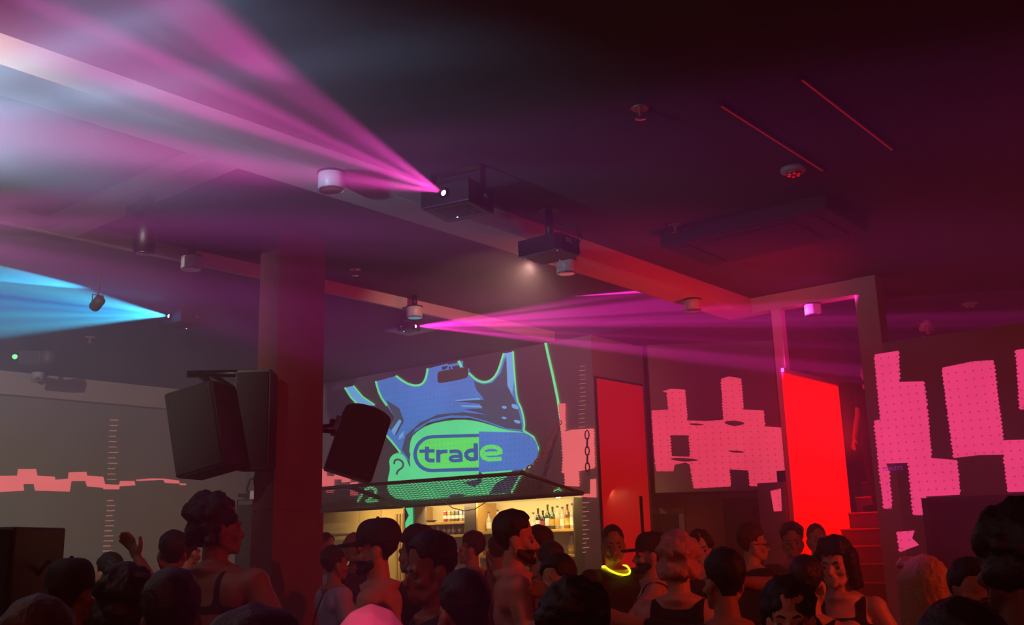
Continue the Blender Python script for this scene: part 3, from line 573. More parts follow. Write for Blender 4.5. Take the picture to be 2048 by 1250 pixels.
# hanging chains at the bar corner
def chain(label, pts, s=0.028, m=M_blk2):
    t = thing('hanging_chain', label, 'chain'); pts = [Vector(p) for p in pts]
    L = sum((b-a).length for a, b in zip(pts, pts[1:])); n = max(4, int(L/(s*1.9)))
    for k in range(n):
        d = (k+0.5)/n*L; acc = 0
        for a, b in zip(pts, pts[1:]):
            l = (b-a).length
            if acc+l >= d: c = a.lerp(b, (d-acc)/l); dirv = (b-a).normalized(); break
            acc += l
        u = dirv.orthogonal().normalized(); u = Matrix.Rotation(math.pi/2*(k % 2), 3, dirv) @ u
        obj('link', tube(bmesh.new(), [c+dirv*s*1.25*math.sin(q*math.pi/4)+u*s*0.55*math.cos(q*math.pi/4) for q in range(8)], s*0.17, 5, True), m, t, True)
    return t
chain('dark hanging chain with a crossbar in front of the wall beside the bar', [on(1174, 862, 1, 9.72), on(1175, 942, 1, 9.72)], 0.045)
chain('chain coloured as pink lit running from the wall down to the canopy corner', [on(1121, 842, 1, 9.74), on(1102, 880, 1, 9.5), on(1080, 918, 1, 9.1), on(1047, 944, 1, 8.82)], 0.04, mat('chain_lit_pink', (210, 130, 150), 0.3, metal=0.5))  # projected pink light painted into the second chain's colour
# ------------------------------------------------------------------ bar: niche, shelves, bottles, canopy, counter
M_oak = mat('shelf_wood', (190, 150, 80), 0.5, vary=0.25, scale=9); M_ply = mat('ply_panel', (225, 190, 110), 0.6, vary=0.08); M_cpost = mat('steel_post', (60, 55, 52), 0.5)
NY = 10.3
def nx(px, py=1050, y=NY): return on(px, py, 1, y).x
struct('ceiling_niche', bx(XB0, XO1, 9.98, 10.6, zo+0.02, zo+0.1), mat('niche_ceiling', (190, 170, 130), 0.8))
xp0, xp1 = nx(809, 1035, 9.8), nx(832, 1035, 9.8)
struct('wall_post', bx(xp0, xp1, 9.8, 10.0, 0, zo), M_wall)
# pale panelling left of the post
pn = thing('bar_panelling', 'yellow lit ply panelling on the bar back wall left of the post', 'panelling', (0, 0, 0))
xl = nx(600, 1050, 10.55); xr = nx(806, 1050, 10.55); n = 5
for k in range(n):
    x0 = xl+(xr-xl)*k/n; x1 = xl+(xr-xl)*(k+1)/n
    obj('panel', bx(x0+0.006, x1-0.006, 10.555, 10.6, 1.87, zo-0.02), M_ply, pn); obj('panel', bx(x0+0.006, x1-0.006, 10.555, 10.6, 0.9, 1.84), M_ply, pn)
for k in range(3): obj('batten', bx(nx(790+6*k, 1050, 10.5), nx(793+6*k, 1050, 10.5), 10.50, 10.555, 0.9, zo-0.1), M_oak, pn)
rb = obj('wall_rail', bx(nx(640, 1070, 10.45), nx(716, 1070, 10.45), 10.42, 10.47, 1.83, 1.85), M_cpost, pn)
# shelf units
def shelfunit(label, pxa, pxb, rows, up):
    t = thing('bar_shelf', label, 'shelf', (0, 0, 0)); xa, xb = nx(pxa), nx(pxb)
    for z in rows: obj('shelf_board', bx(xa, xb, 10.14, 10.5, z-0.035, z, bev=0.004), M_oak, t)
    obj('upright', bx(xa-0.03, xa, 10.12, 10.5, 0.9, zo-0.03), M_oak, t); obj('upright', bx(xb, xb+up, 10.12, 10.5, 0.9, zo-0.03), mat('shelf_dark', (70, 58, 50), 0.6), t)
    obj('back_board', bx(xa, xb, 10.5, 10.53, 0.9, zo-0.03), mat('shelf_back', (215, 195, 150), 0.7, vary=0.05), t)
    return xa, xb
shelfunit('narrow wooden bar shelf holding rows of cans beside the post', 846, 947, (1.965, 1.79, 1.58), 0.20)
shelfunit('wide wooden bar shelf with spirit bottles under the spotlight', 974, 1164, (1.815, 1.505, 1.2), 0.02)
# bottles and cans
def glass(name, rgb, a=0.55): return mat(name, rgb, 0.12, vary=0.05, alpha=a, spec=0.6)
G_clear, G_green, G_amber, G_dark, G_blue = glass('glass_clear', (200, 205, 190), 0.4), glass('glass_green', (40, 70, 40), 0.85), glass('glass_amber', (120, 70, 25), 0.85), glass('glass_dark', (30, 30, 32), 0.95), glass('glass_blue', (60, 80, 110), 0.8)
L_white, L_gold, L_red, L_cap, L_yel = mat('label_white', (225, 220, 205), 0.6, vary=0.1, scale=60), mat('label_gold', (200, 160, 70), 0.5, vary=0.3, scale=60), mat('label_red', (160, 50, 40), 0.6, vary=0.2, scale=60), mat('cap_dark', (35, 30, 30), 0.4), mat('label_yellow', (235, 200, 40), 0.6, vary=0.2, scale=50)
def bottle(x, y, z, label, g, lab, h=0.29, r=0.037, square=False, grp='spirit bottles on the bar shelf'):
    t = thing('bottle', label, 'bottle', (x, y, z), random.uniform(0, 6), grp)
    n = 4 if square else 16
    obj('body', lathe(bmesh.new(), [(r*0.9, 0), (r, 0.01), (r, h*0.56), (r*0.75, h*0.64), (r*0.36, h*0.72), (r*0.33, h*0.93), (r*0.4, h*0.94), (r*0.4, h*0.955)], n), g, t, not square)
    obj('label', lathe(bmesh.new(), [(r*1.01, h*0.15), (r*1.02, h*0.16), (r*1.02, h*0.44), (r*1.01, h*0.45)], n), lab, t)
    obj('cap', lathe(bmesh.new(), [(r*0.42, h*0.93), (r*0.42, h), (r*0.36, h*1.005)], 12), L_cap, t)
def can(x, y, z, label, m, h=0.125, r=0.028, grp='drink cans on the narrow shelf'):
    t = thing('drink_can', label, 'can', (x, y, z), random.uniform(0, 6), grp)
    obj('body', lathe(bmesh.new(), [(r*0.8, 0), (r, 0.012), (r, h-0.014), (r*0.82, h)], 14), m, t, True)
    obj('lid', lathe(bmesh.new(), [(r*0.8, h), (r*0.78, h+0.003), (r*0.7, h+0.001)], 14), M_chrome, t); obj('print_band', lathe(bmesh.new(), [(r*1.01, h*0.3), (r*1.01, h*0.62)], 14), L_white, t)
cmats = [('red', mat('can_red', (150, 50, 40), 0.3, metal=0.4)), ('olive', mat('can_olive', (110, 100, 55), 0.3, metal=0.4)), ('grey', mat('can_grey', (90, 88, 84), 0.3, metal=0.4)), ('dark blue', mat('can_blue', (50, 58, 84), 0.3, metal=0.4)), ('tan', mat('can_tan', (170, 130, 80), 0.3, metal=0.4)), ('silver', mat('can_silver', (190, 190, 185), 0.25, metal=0.7)), ('pale blue', mat('can_pale', (130, 150, 175), 0.3, metal=0.4))]
for px, c in ((891, 0), (899, 4), (907, 1), (915, 2), (923, 5), (931, 6), (942, 3)):
    can(nx(px, 1040, 10.28) if px < 942 else nx(947)-0.034, 10.28, 1.965, '%s drink can on the upper board of the narrow shelf' % cmats[c][0], cmats[c][1], h=0.14)
for px, c in ((868, 3), (877, 5), (889, 0), (899, 1), (908, 6), (920, 2), (932, 4)):
    can(nx(px, 1065, 10.28), 10.28, 1.79, '%s drink can on the middle board of the narrow shelf' % cmats[c][0], cmats[c][1])
t = thing('black_bowl', 'low black bowl at the end of the upper narrow shelf', 'bowl', (nx(862, 1040, 10.3), 10.3, 1.965))
obj('bowl', lathe(bmesh.new(), [(0.03, 0), (0.07, 0.02), (0.085, 0.035), (0.08, 0.035), (0.06, 0.02), (0.0, 0.012)], 18), M_black, t, True)
spec = [(978, G_clear, L_white, 'clear bottle with a white label', .26), (996, G_clear, L_gold, 'slim clear bottle with a gold label', .28), (1064, G_clear, L_white, 'short clear bottle with a broad white label', .22), (1074.5, G_dark, L_white, 'dark bottle with a pale label', .27), (1085, G_dark, L_red, 'black bottle with a red label', .24), (1095.5, G_green, L_white, 'tall green bottle with a white label', .31), (1106, G_green, L_gold, 'green bottle with a gold label', .28), (1116.5, G_clear, L_gold, 'clear bottle glowing under the spotlight', .29), (1126, G_clear, L_white, 'square clear bottle with a white label', .27), (1136, G_amber, L_gold, 'amber bottle with a gold label', .30), (1145.5, G_clear, L_white, 'tall clear bottle with a white label', .31), (1155, G_blue, L_white, 'tall blue glass bottle with a pale label', .33)]
xu = nx(1164)                     # face of the right-hand upright; the row stands shoulder to shoulder up to it
for k, (px, g, l, lab, h) in enumerate(spec): bottle(nx(px, 1055, 10.28) if k < 2 else xu-0.045-0.0785*(11-k), 10.28, 1.815, lab+' on the wide bar shelf', g, l, h)
bottle(xu-0.135, 10.25, 1.505, 'clear bottle with a bright yellow label on the lower bar shelf', G_clear, L_yel, 0.255, 0.042)
bottle(xu-0.045, 10.25, 1.505, 'second clear bottle with yellow label at the end of the lower bar shelf', G_clear, L_yel, 0.255, 0.036)
for px, l, n in ((980, L_gold, 'gold'), (990, L_white, 'white'), (1000, L_red, 'red')): bottle(nx(px, 1100, 10.28), 10.28, 1.505, 'dark wine bottle with a %s label on the lower bar shelf' % n, G_dark, l, 0.262)
# two round lamps under the niche ceiling
for px, py, lab in ((1117, 998, 'bright round bar lamp above the spirit bottles'), (768, 1023, 'bright round bar lamp above the yellow panelling')):
    p = on(px, py, 1, 10.05); zl = zo+0.018
    t = thing('bar_lamp', lab, 'lamp', (p.x, 10.05, zl), 0, 'bar lamps')
    obj('housing', lathe(bmesh.new(), [(0.03, -0.04), (0.04, -0.035), (0.04, 0.0)], 16), M_cpost, t, True)
    obj('bulb', lathe(bmesh.new(), [(0.0, -0.055), (0.018, -0.052), (0.028, -0.04), (0.0, -0.038)], 14), mat('bulb_warm', (255, 240, 200), em=(255, 235, 170), ems=14, vary=0, sampling='NONE'), t, True)
    spot('bar_lamp_light', (p.x, 10.05, zl-0.07), (p.x+0.02, 10.15, 1.0), 45, (255, 222, 140), 70, 0.5, 0.02)
area('bar_fill_light', ((XB0+XO1)/2+1.2, 10.03, zo-0.005), ((XB0+XO1)/2+1.2, 10.6, 1.55), 68, (255, 226, 160), 5.2, 0.1)  # unseen area fill added so the shelves are lit at every level
# canopy frames of black tube with expanded mesh
M_tube = mat('canopy_tube', (48, 46, 50), 0.4, metal=0.5)
def canopy(label, nl, nr, wl, wr, ends):
    t = thing('bar_canopy', label, 'canopy', (0, 0, 0))
    for a, b in ((nl, nr), (wl, wr), (nl, wl), (nr, wr)): obj('frame_tube', tube(bmesh.new(), [a, b], 0.022, 8), M_tube, t, True)
    bm = bmesh.new(); n, m = 46, 12
    for k in range(1, n): tube(bm, [nl.lerp(nr, k/n), wl.lerp(wr, k/n)], 0.0035, 4)
    for k in range(1, m): tube(bm, [nl.lerp(wl, k/m)+Vector((0, 0, 0.005)), nr.lerp(wr, k/m)+Vector((0, 0, 0.005))], 0.003, 4)
    obj('wire_mesh', bm, M_tube, t, kind='stuff')
    for e in ends: obj('corner_cap', lathe(bmesh.new(), [(0.0, -0.03), (0.026, -0.025), (0.03, 0.0), (0.026, 0.025), (0.0, 0.03)], 12, c=e), M_tube, t, True)
nl, nr = on(700, 972, 1, 8.8), on(1045, 946, 1, 8.8); wl, wr = on(812, 1013, 1, 9.76), on(1166, 987, 1, 9.76)
canopy('black tube canopy with wire mesh hung over the bar under the projected head', nl, nr, wl, wr, (nr,))
nl2 = nl+Vector((-2.4, 0, 0)); wl2 = wl+Vector((-2.4, 0, 0)); canopy('black wire mesh canopy over the yellow lit end of the bar', nl2, nl+Vector((-0.07, 0, 0)), wl2, wl+Vector((-0.07, 0, 0)), (nl2,))
t = obj('string_cable', tube(bmesh.new(), [on(885, 1000, 1, 9.6), on(905, 1016, 1, 9.6), on(930, 1022, 1, 9.6), on(950, 1018, 1, 9.6), on(972, 1004, 1, 9.6)], 0.006, 6), mat('cable_pale', (220, 210, 180), 0.5)); tag(t, 'thin pale cable sagging under the bar canopy', 'cable')
# counter
t = thing('bar_counter', 'long dark bar counter behind the crowd', 'counter', (0, 0, 0))
obj('worktop', bx(-13.2, -6.9, 8.75, 9.35, 1.06, 1.11, bev=0.008), M_oak, t)
obj('front', bx(-13.15, -6.95, 8.85, 8.9, 0.02, 1.06), M_dark, t)
for k in range(7): obj('front_panel', bx(-13.1+k*0.88, -13.1+k*0.88+0.82, 8.835, 8.85, 0.12, 1.0), M_cpost, t)
# door leaf and frame in the passage
a = Q0+qn*0.89+qd*0.16
def qbox(bm, s0, s1, d0, d1, z0, z1): return prism(bm, [Q0+qd*s0+qn*d0+Vector((0, 0, z0)), Q0+qd*s1+qn*d0+Vector((0, 0, z0)), Q0+qd*s1+qn*d0+Vector((0, 0, z1)), Q0+qd*s0+qn*d0+Vector((0, 0, z1))], (0, 0, 0), qn*(d1-d0))
bm = qbox(bmesh.new(), -0.04, 0.02, 0.84, 0.9, 0, 2.02); qbox(bm, 0.37, 0.44, 0.84, 0.9, 0, 2.02); qbox(bm, -0.04, 0.44, 0.84, 0.9, 1.98, 2.05)
struct('door_2', bm, M_beam, 'pale door frame in the passage'); struct('door_3', qbox(bmesh.new(), 0.02, 0.37, 0.87, 0.895, 0, 1.98), M_dark, 'dark door in the passage')
struct('door_4', qbox(bmesh.new(), 0.88, 1.53, 0.30, 0.36, 0, 2.14), M_dark, 'black open door leaf at the passage mouth')
t = obj('barrier_post', tube(bmesh.new(), [on(1282, 1035, 1, 9.4)*0+Vector((on(1283, 1020, 1, 9.3).x, 9.3, 0)), Vector((on(1283, 1020, 1, 9.3).x, 9.3, on(1283, 992, 1, 9.3).z))], 0.018, 8), M_tube); tag(t, 'thin dark pole standing before the dull red panel', 'pole')
# ------------------------------------------------------------------ people: one continuous body each, hair and clothes as children
SK = {}
def skin(tone):
    tones = {'light': (205, 150, 125), 'mid': (175, 118, 92), 'tan': (150, 95, 70), 'dark': (105, 66, 50), 'pale': (222, 170, 150)}
    return mat('skin_'+tone, tones[tone], 0.5, vary=0.08, scale=14)
def cloth(name, rgb, rough=0.85): return mat('cloth_'+name, rgb, rough, vary=0.18, scale=18, bump=0.15)
def hairm(name, rgb): return mat('hair_'+name, rgb, 0.55, vary=0.35, scale=90, bump=0.5)
HAIR = {'black': (18, 14, 14), 'brown': (52, 34, 26), 'dark_brown': (32, 22, 18), 'blond': (176, 130, 92), 'grey': (120, 112, 106), 'pink_blond': (200, 135, 120), 'red': (66, 30, 24)}
_ico = None
def ico():
    global _ico
    if _ico is None:
        b = bmesh.new(); bmesh.ops.create_icosphere(b, subdivisions=2, radius=1.0); b.verts.ensure_lookup_table()
        _ico = ([v.co.copy() for v in b.verts], [[v.index for v in f.verts] for f in b.faces]); b.free()
    return _ico
class Body:
    def __init__(s): s.pr = []                       # (tag, kind, data) ; also triangles for the remesh
    def ell(s, tg, c, r, R=None): s.pr.append((tg, 'e', Vector(c), Vector(r), R or Matrix.Identity(3)))
    def cap(s, tg, a, b, ra, rb): s.pr.append((tg, 'c', Vector(a), Vector(b), ra, rb))
    def mesh(s):
        V, F = [], []; iv, jf = ico()
        for p in s.pr:
            o = len(V)
            if p[1] == 'e':
                R = p[4]; V += [p[2] + R @ Vector((v.x*p[3].x, v.y*p[3].y, v.z*p[3].z)) for v in iv]; F += [[o+i for i in f] for f in jf]
            else:
                a, b, ra, rb = p[2], p[3], p[4], p[5]; d = b-a; L = d.length or 1e-6; d = d/L; u = d.orthogonal().normalized(); v = d.cross(u); n = 12; rings = []
                for k in range(7):
                    if k < 3: an = -math.pi/2+math.pi/2*(k+0.35)/3.35; c = a+d*math.sin(an)*ra; r = math.cos(an)*ra
                    elif k == 3: c = a; r = ra
                    else: c = None
                    if c is not None: rings.append((c, r))
                rings.append((b, rb))
                for k in range(3): an = math.pi/2*(k+1)/3.35; rings.append((b+d*math.sin(an)*rb, math.cos(an)*rb))
                for c, r in rings: V += [c+(u*math.cos(q*2*math.pi/n)+v*math.sin(q*2*math.pi/n))*r for q in range(n)]
                for k in range(len(rings)-1):
                    for q in range(n): F.append([o+k*n+q, o+k*n+(q+1) % n, o+(k+1)*n+(q+1) % n, o+(k+1)*n+q])
                F.append([o+q for q in reversed(range(n))]); F.append([o+(len(rings)-1)*n+q for q in range(n)])
        return V, F
    def tags(s, P):                                  # nearest primitive of every vertex
        best = np.full(len(P), 1e9); idx = np.zeros(len(P), int)
        for i, p in enumerate(s.pr):
            if p[1] == 'e':
                q = (P-np.array(p[2])) @ np.array(p[4]); r = np.array(p[3]); k = np.linalg.norm(q/r, axis=1); d = (k-1)*np.linalg.norm(q, axis=1)/np.maximum(k, 1e-6)
            else:
                a, b = np.array(p[2]), np.array(p[3]); ab = b-a; t = np.clip(((P-a) @ ab)/max(ab @ ab, 1e-9), 0, 1); d = np.linalg.norm(P-a-t[:, None]*ab, axis=1)-(p[4]+(p[5]-p[4])*t)
            m = d < best; best[m] = d[m]; idx[m] = i
        names = [p[0] for p in s.pr]
        return np.array(names, dtype=object)[idx]
def remesh(V, F, vox, smooth=3):
    me = bpy.data.meshes.new('tmp'); me.from_pydata([tuple(v) for v in V], [], F); o = bpy.data.objects.new('tmp', me); COL.objects.link(o)
    m = o.modifiers.new('r', 'REMESH'); m.mode = 'VOXEL'; m.voxel_size = vox; m.adaptivity = 0
    if smooth: k = o.modifiers.new('s', 'SMOOTH'); k.factor = 0.5; k.iterations = smooth
    dg = bpy.context.evaluated_depsgraph_get(); dg.update()
    r = bpy.data.meshes.new_from_object(o.evaluated_get(dg)); bpy.data.objects.remove(o); bpy.data.meshes.remove(me); return r
def verts(me): a = np.empty(len(me.vertices)*3, np.float64); me.vertices.foreach_get('co', a); return a.reshape(-1, 3)
def faces(me): return [tuple(p.vertices) for p in me.polygons]
def normals(me): a = np.empty(len(me.vertices)*3, np.float64); me.vertices.foreach_get('normal', a); return a.reshape(-1, 3)
def shell(name, P, N, Fc, keep, off, m, parent, edge=0.002, nz=0.0, relax=0, hem=0.0):
    """a garment or hair cap: the body's faces whose corners are all kept, lifted along the normals, rim held on the skin"""
    Fk = [f for f in Fc if all(keep[i] for i in f)]
    if not Fk: return None
    used = sorted({i for f in Fk for i in f}); mp = {i: k for k, i in enumerate(used)}; U = np.array(used)
    cnt = {}
    for f in Fk:
        for a, b in zip(f, f[1:]+f[:1]): cnt[(min(a, b), max(a, b))] = cnt.get((min(a, b), max(a, b)), 0)+1
    rim = {i for e, c in cnt.items() if c == 1 for i in e}
    Q = P[U].copy(); o = np.full(len(U), off)
    isrim = np.array([i in rim for i in used])
    if callable(off): o = np.array([off(P[i]) for i in used])
    if nz: o = o + np.array([nz*mnoise.noise(Vector(P[i])*38) for i in used])
    o[isrim] = edge
    Q += N[U]*o[:, None]
    if relax:
        nb = [[] for _ in used]
        for (a, b) in cnt: nb[mp[a]].append(mp[b]); nb[mp[b]].append(mp[a])
        for _ in range(relax):
            Q2 = Q.copy()
            for k in range(len(used)):
                if not isrim[k] and nb[k]: Q2[k] = Q[k]*0.5+Q[nb[k]].mean(axis=0)*0.5
            Q = Q2
    rn = {}
    for (a, b), c in cnt.items():
        if c == 1: rn.setdefault(mp[a], []).append(mp[b]); rn.setdefault(mp[b], []).append(mp[a])
    for _ in range(5):                                  # clean hems
        Q2 = Q.copy()
        for k, nb_ in rn.items(): Q2[k] = Q[k]*0.4+Q[nb_].mean(axis=0)*0.6
        Q = Q2
    me = bpy.data.meshes.new(name); me.from_pydata([tuple(v) for v in Q], [], [tuple(mp[i] for i in f) for f in Fk])
    return obj(name, me, m, parent, True)
HS = 2.0; T0 = 0.03; A0 = T0*math.log(2)
def rotm(yaw, pitch, roll): return Matrix.Rotation(yaw, 3, 'Z') @ Matrix.Rotation(pitch, 3, 'X') @ Matrix.Rotation(roll, 3, 'Y')
def person(label, px, py, dep, face, tone='mid', hair=None, hcol='black', top='tee', tcol=(20, 18, 20), head=(0, 0, 0), armL=None, armR=None, lean=0, vox=0.0145, beard=None, extra=None, build=1.0, female=False, pants=(24, 24, 30), name='person', group=None, feet_z=0.0, nearcam=False):
    """px, py: where the crown of the head stands in the photo; dep: its real depth; face: heading seen from the camera (0 away, 90 right, 180 towards, 270 left)"""
    P0 = at(px, py, dep); H = P0.z-feet_z; S = H/1.765
    heading = AZ - math.radians(face)                # rotation about z so that local +Y looks that way
    root = thing(name, label, 'person', (P0.x, P0.y, feet_z+0.008), heading, group); root.scale = (S, S, S)
    B = Body(); b = build; sw = 0.185*(0.9 if female else 1.0)*b
    LR = Matrix.Rotation(-lean, 3, 'X'); LP = Vector((0, 0, 0.95))
    def L(v): return LP + LR @ (Vector(v)-LP)
    # trunk
    B.ell('pelvis', (0, 0, 0.94), (0.165*b*(1.04 if female else 1), 0.115*b, 0.13)); B.ell('torso', L((0, 0.006, 1.10)), (0.146*b, 0.103*b, 0.2), LR); B.ell('torso', L((0, 0.003, 1.19)), (0.15*b, 0.106*b, 0.18), LR); B.ell('torso', L((0, 0, 1.27)), (0.165*b, 0.115*b, 0.17), LR); B.ell('torso', L((0, -0.015, 1.385)), (0.175*b, 0.088*b, 0.085), LR)
    for s in (-1, 1):
        B.ell('torso', L((s*0.075*b, 0.066*b if not female else 0.075, 1.30 if not female else 1.285)), (0.085, 0.047 if not female else 0.07, 0.065), LR); B.cap('torso', L((s*0.15*b, -0.015, 1.392)), L((s*0.045, -0.02, 1.44)), 0.052, 0.042)
        B.ell('pelvis', (s*0.075, -0.07, 0.9), (0.085, 0.075, 0.09)); B.ell('torso', L((s*0.1*b, -0.06, 1.36)), (0.09, 0.05, 0.09), LR)
    # arms: given as (upper direction, forearm direction, openness)
    wrists = []
    for s, ar in ((-1, armL), (1, armR)):
        if ar is None: ar = ((s*0.22, 0.12, -1), (s*-0.05, 0.75, -0.65))
        sh = L((s*sw, -0.01, 1.395)); ud = Vector(ar[0]).normalized(); fd = Vector(ar[1]).normalized()
        el = sh+ud*0.29; wr = el+fd*0.25
        B.ell('shoulder', sh, (0.062*b, 0.064*b, 0.066)); B.cap('upper_arm', sh, el, 0.053*b, 0.041*b); B.cap('forearm', el, el.lerp(wr, 0.4), 0.041*b, 0.041*b); B.cap('forearm', el.lerp(wr, 0.4), wr, 0.041*b, 0.029)
        # hand (built larger, shrunk after the remesh so the fingers stay apart)
        k = 1.7; side = fd.cross(Vector((0, 1, 0.2))); side = side.normalized() if side.length > 0.1 else Vector((1, 0, 0)); nrm = side.cross(fd).normalized()
        t0 = 0.02; base = wr+fd*t0
        B.cap('hand', wr, base, 0.03, 0.03*k*0.8); B.ell('hand', base+fd*0.045*k, (0.034*k, 0.013*k, 0.048*k), Matrix((side, nrm, fd)).transposed())
        for q, (off, ln) in enumerate(((-0.027, 0.062), (-0.009, 0.074), (0.009, 0.07), (0.026, 0.054))):
            a0 = base+(fd*0.085+side*off)*k; a1 = a0+(fd*0.9+side*off*3+nrm*-0.25)*ln*0.5*k; a2 = a1+(fd*0.7+side*off*2+nrm*-0.6)*ln*0.5*k
            B.cap('hand', a0, a1, 0.0095*k, 0.009*k); B.cap('hand', a1, a2, 0.009*k, 0.0075*k)
        a0 = base+(fd*0.03-side*0.028)*k; a1 = a0+(fd*0.6-side*0.75)*0.036*k; B.cap('hand', a0, a1, 0.012*k, 0.0105*k); B.cap('hand', a1, a1+(fd*0.85-side*0.4)*0.03*k, 0.0105*k, 0.009*k)
        wrists.append((wr, fd, t0, k))
    # legs
    for s in (-1, 1):
        hp = Vector((s*0.092, 0, 0.91)); kn = Vector((s*0.10, 0.025, 0.5)); an = Vector((s*0.105, -0.015, 0.09))
        B.cap('thigh', hp, kn, 0.088*b, 0.056); B.cap('calf', kn, an, 0.055, 0.036); B.ell('calf', (s*0.10, -0.02, 0.36), (0.05, 0.055, 0.11))
        B.cap('foot', an+Vector((0, -0.03, -0.05)), an+Vector((s*0.02, 0.15, -0.06)), 0.038, 0.032)
    # neck and head, head built at double size and shrunk afterwards
    DZ = 0.04; J = L((0, -0.012, 1.465)); RH = LR @ rotm(*head); ax = RH @ Vector((0, 0, 1))
    B.cap('neck', J+LR @ Vector((0, -0.01, -0.05)), J, 0.064, 0.058); B.cap('neck', J, J+ax*T0, 0.057, 0.108); 
    def hw(x, y, z): return J + RH @ Vector((x*HS, y*HS, T0+HS*(z+DZ-A0)))
    def he(tg, c, r): B.ell(tg, hw(*c), [q*HS for q in r], RH)
    def hc(tg, a, q, ra, rb): B.cap(tg, hw(*a), hw(*q), ra*HS, rb*HS)
    fs = 0.94 if female else 1.0
    hc('neck', (0, -0.004, A0-DZ), (0, 0.0, 0.07), 0.054, 0.05)
    he('head', (0, -0.014, 0.158), (0.076, 0.098, 0.092)); he('head', (0, 0.034, 0.092), (0.060, 0.060, 0.085)); he('head', (0, 0.042, 0.036), (0.050*fs, 0.050, 0.033)); he('head', (0, 0.084, 0.02), (0.021, 0.018, 0.016))
    hc('head', (-0.038, 0.076, 0.128), (0.038, 0.076, 0.128), 0.015, 0.015); hc('head', (0, 0.092, 0.116), (0, 0.112, 0.082), 0.0085, 0.0125); he('head', (0, 0.102, 0.078), (0.018, 0.012, 0.009))
    for s in (-1, 1):
        he('head', (s*0.044, 0.064, 0.082), (0.022, 0.022, 0.02)); he('ear', (s*0.0745, -0.006, 0.098), (0.013, 0.023, 0.033)); hc('head', (s*0.058, 0.0, 0.06), (s*0.03, 0.06, 0.022), 0.018, 0.016)
    hc('head', (-0.019, 0.0935, 0.056), (0.019, 0.0935, 0.056), 0.0085, 0.0085); hc('head', (-0.015, 0.094, 0.042), (0.015, 0.094, 0.042), 0.0095, 0.0095)
    V, F = B.mesh(); me = remesh(V, F, vox, 2)
    P = verts(me); T = B.tags(P)
    # shrink head and hands back to true size
    RHn = np.array(RH); Jn = np.array(J)
    hm = np.isin(T, ['head', 'ear']) | ((T == 'neck') & (((P-Jn) @ np.array(ax)) > 0))
    q = (P[hm]-Jn) @ RHn; tt = np.maximum(q[:, 2], 0); sc = 1+np.clip(tt/T0, 0, 1)*(HS-1)
    al = np.where(tt < T0, T0*np.log1p(tt/T0), A0+(tt-T0)/HS); al = np.where(q[:, 2] < 0, q[:, 2], al)
    lq = np.stack([q[:, 0]/sc, q[:, 1]/sc, al], 1); hloc = np.full((len(P), 3), -9.0); hloc[hm] = lq
    P[hm] = Jn + lq @ RHn.T
    hh = T == 'hand'
    if hh.any():
        d0 = np.linalg.norm(P[hh]-np.array(wrists[0][0]), axis=1) < np.linalg.norm(P[hh]-np.array(wrists[1][0]), axis=1); ph = P[hh]
        for which, (wr, fd, t0, k) in ((d0, wrists[0]), (~d0, wrists[1])):
            w = np.array(wr); f = np.array(fd); r = ph[which]-w; t = r @ f; lat = r-t[:, None]*f; scl = 1+np.clip(t/t0, 0, 1)*(k-1); a = np.where(t < t0, t0*np.log1p(np.maximum(t, 0)/t0*(k-1))/(k-1), t0*math.log(k)/(k-1)+(t-t0)/k); a = np.where(t < 0, t, a)
            ph[which] = w + lat/scl[:, None] + a[:, None]*f
        P[hh] = ph
    zmin = P[:, 2].min(); 
    me.vertices.foreach_set('co', P.ravel()); me.update(); N = normals(me); Fc = faces(me)
    me.name = 'body'; bo = obj('body', me, skin(tone), root, True)
    isH = hloc[:, 2] > -5; hl = hloc.copy(); hl[:, 2] -= DZ
    # hair
    hmats = hairm(hcol, HAIR[hcol]); RHt = RH
    def hp(x, y, z): return J + RH @ Vector((x, y, z+DZ))
    if hair in ('short', 'buzz', 'fade', 'flat'):
        th = {'short': 0.013, 'buzz': 0.003, 'fade': 0.016, 'flat': 0.03}[hair]
        line = 0.185 if hair != 'fade' else 0.19
        keep = isH & (T != 'ear') & ((hl[:, 2] > np.where(hl[:, 1] > 0.02, 0.158+0.0*hl[:, 1], np.where(hl[:, 1] > -0.03, 0.118, 0.06)))) & ~((hl[:, 1] > 0.062) & (hl[:, 2] < 0.205)) & ~((hl[:, 1] > 0.03) & (hl[:, 2] < 0.165))
        def off(p, th=th):
            z = (RHt.inverted() @ (Vector(p)-J)).z-DZ; k = min(1, max(0.12, (z-0.12)/0.1)); return th*k+0.002
        shell('hair', P, N, Fc, keep, off, hmats, bo, 0.001, th*0.35)
    elif hair in ('curly', 'bob', 'long', 'mohawk', 'bun'):
        HB = Body()
        if hair == 'mohawk':
            for k in range(7): a = math.radians(35+k*22); HB.cap('h', hp(0, math.cos(a)*0.08-0.014, 0.158+math.sin(a)*0.08), hp(0, math.cos(a)*0.135-0.014, 0.158+math.sin(a)*0.13), 0.02, 0.012)
        else:
            HB.ell('h', hp(0, -0.03, 0.165), (0.092, 0.1, 0.098), RH)
            if hair == 'curly':
                for k in range(40):
                    a = random.uniform(0, 6.28); z = random.uniform(0.0, 1); r = math.sqrt(1-z*z); v = (r*math.cos(a)*0.085, r*math.sin(a)*0.095-0.03, 0.15+z*0.1)
                    if v[1] < 0.06: HB.ell('h', hp(*v), (0.026,)*3)
                for k in range(14): a = math.radians(180+k*13); HB.ell('h', hp(math.cos(a)*0.082, math.sin(a)*0.085-0.02, random.uniform(0.06, 0.12)), (0.028,)*3)
            if hair == 'bun': HB.ell('h', hp(0, -0.13, 0.2), (0.045,)*3)
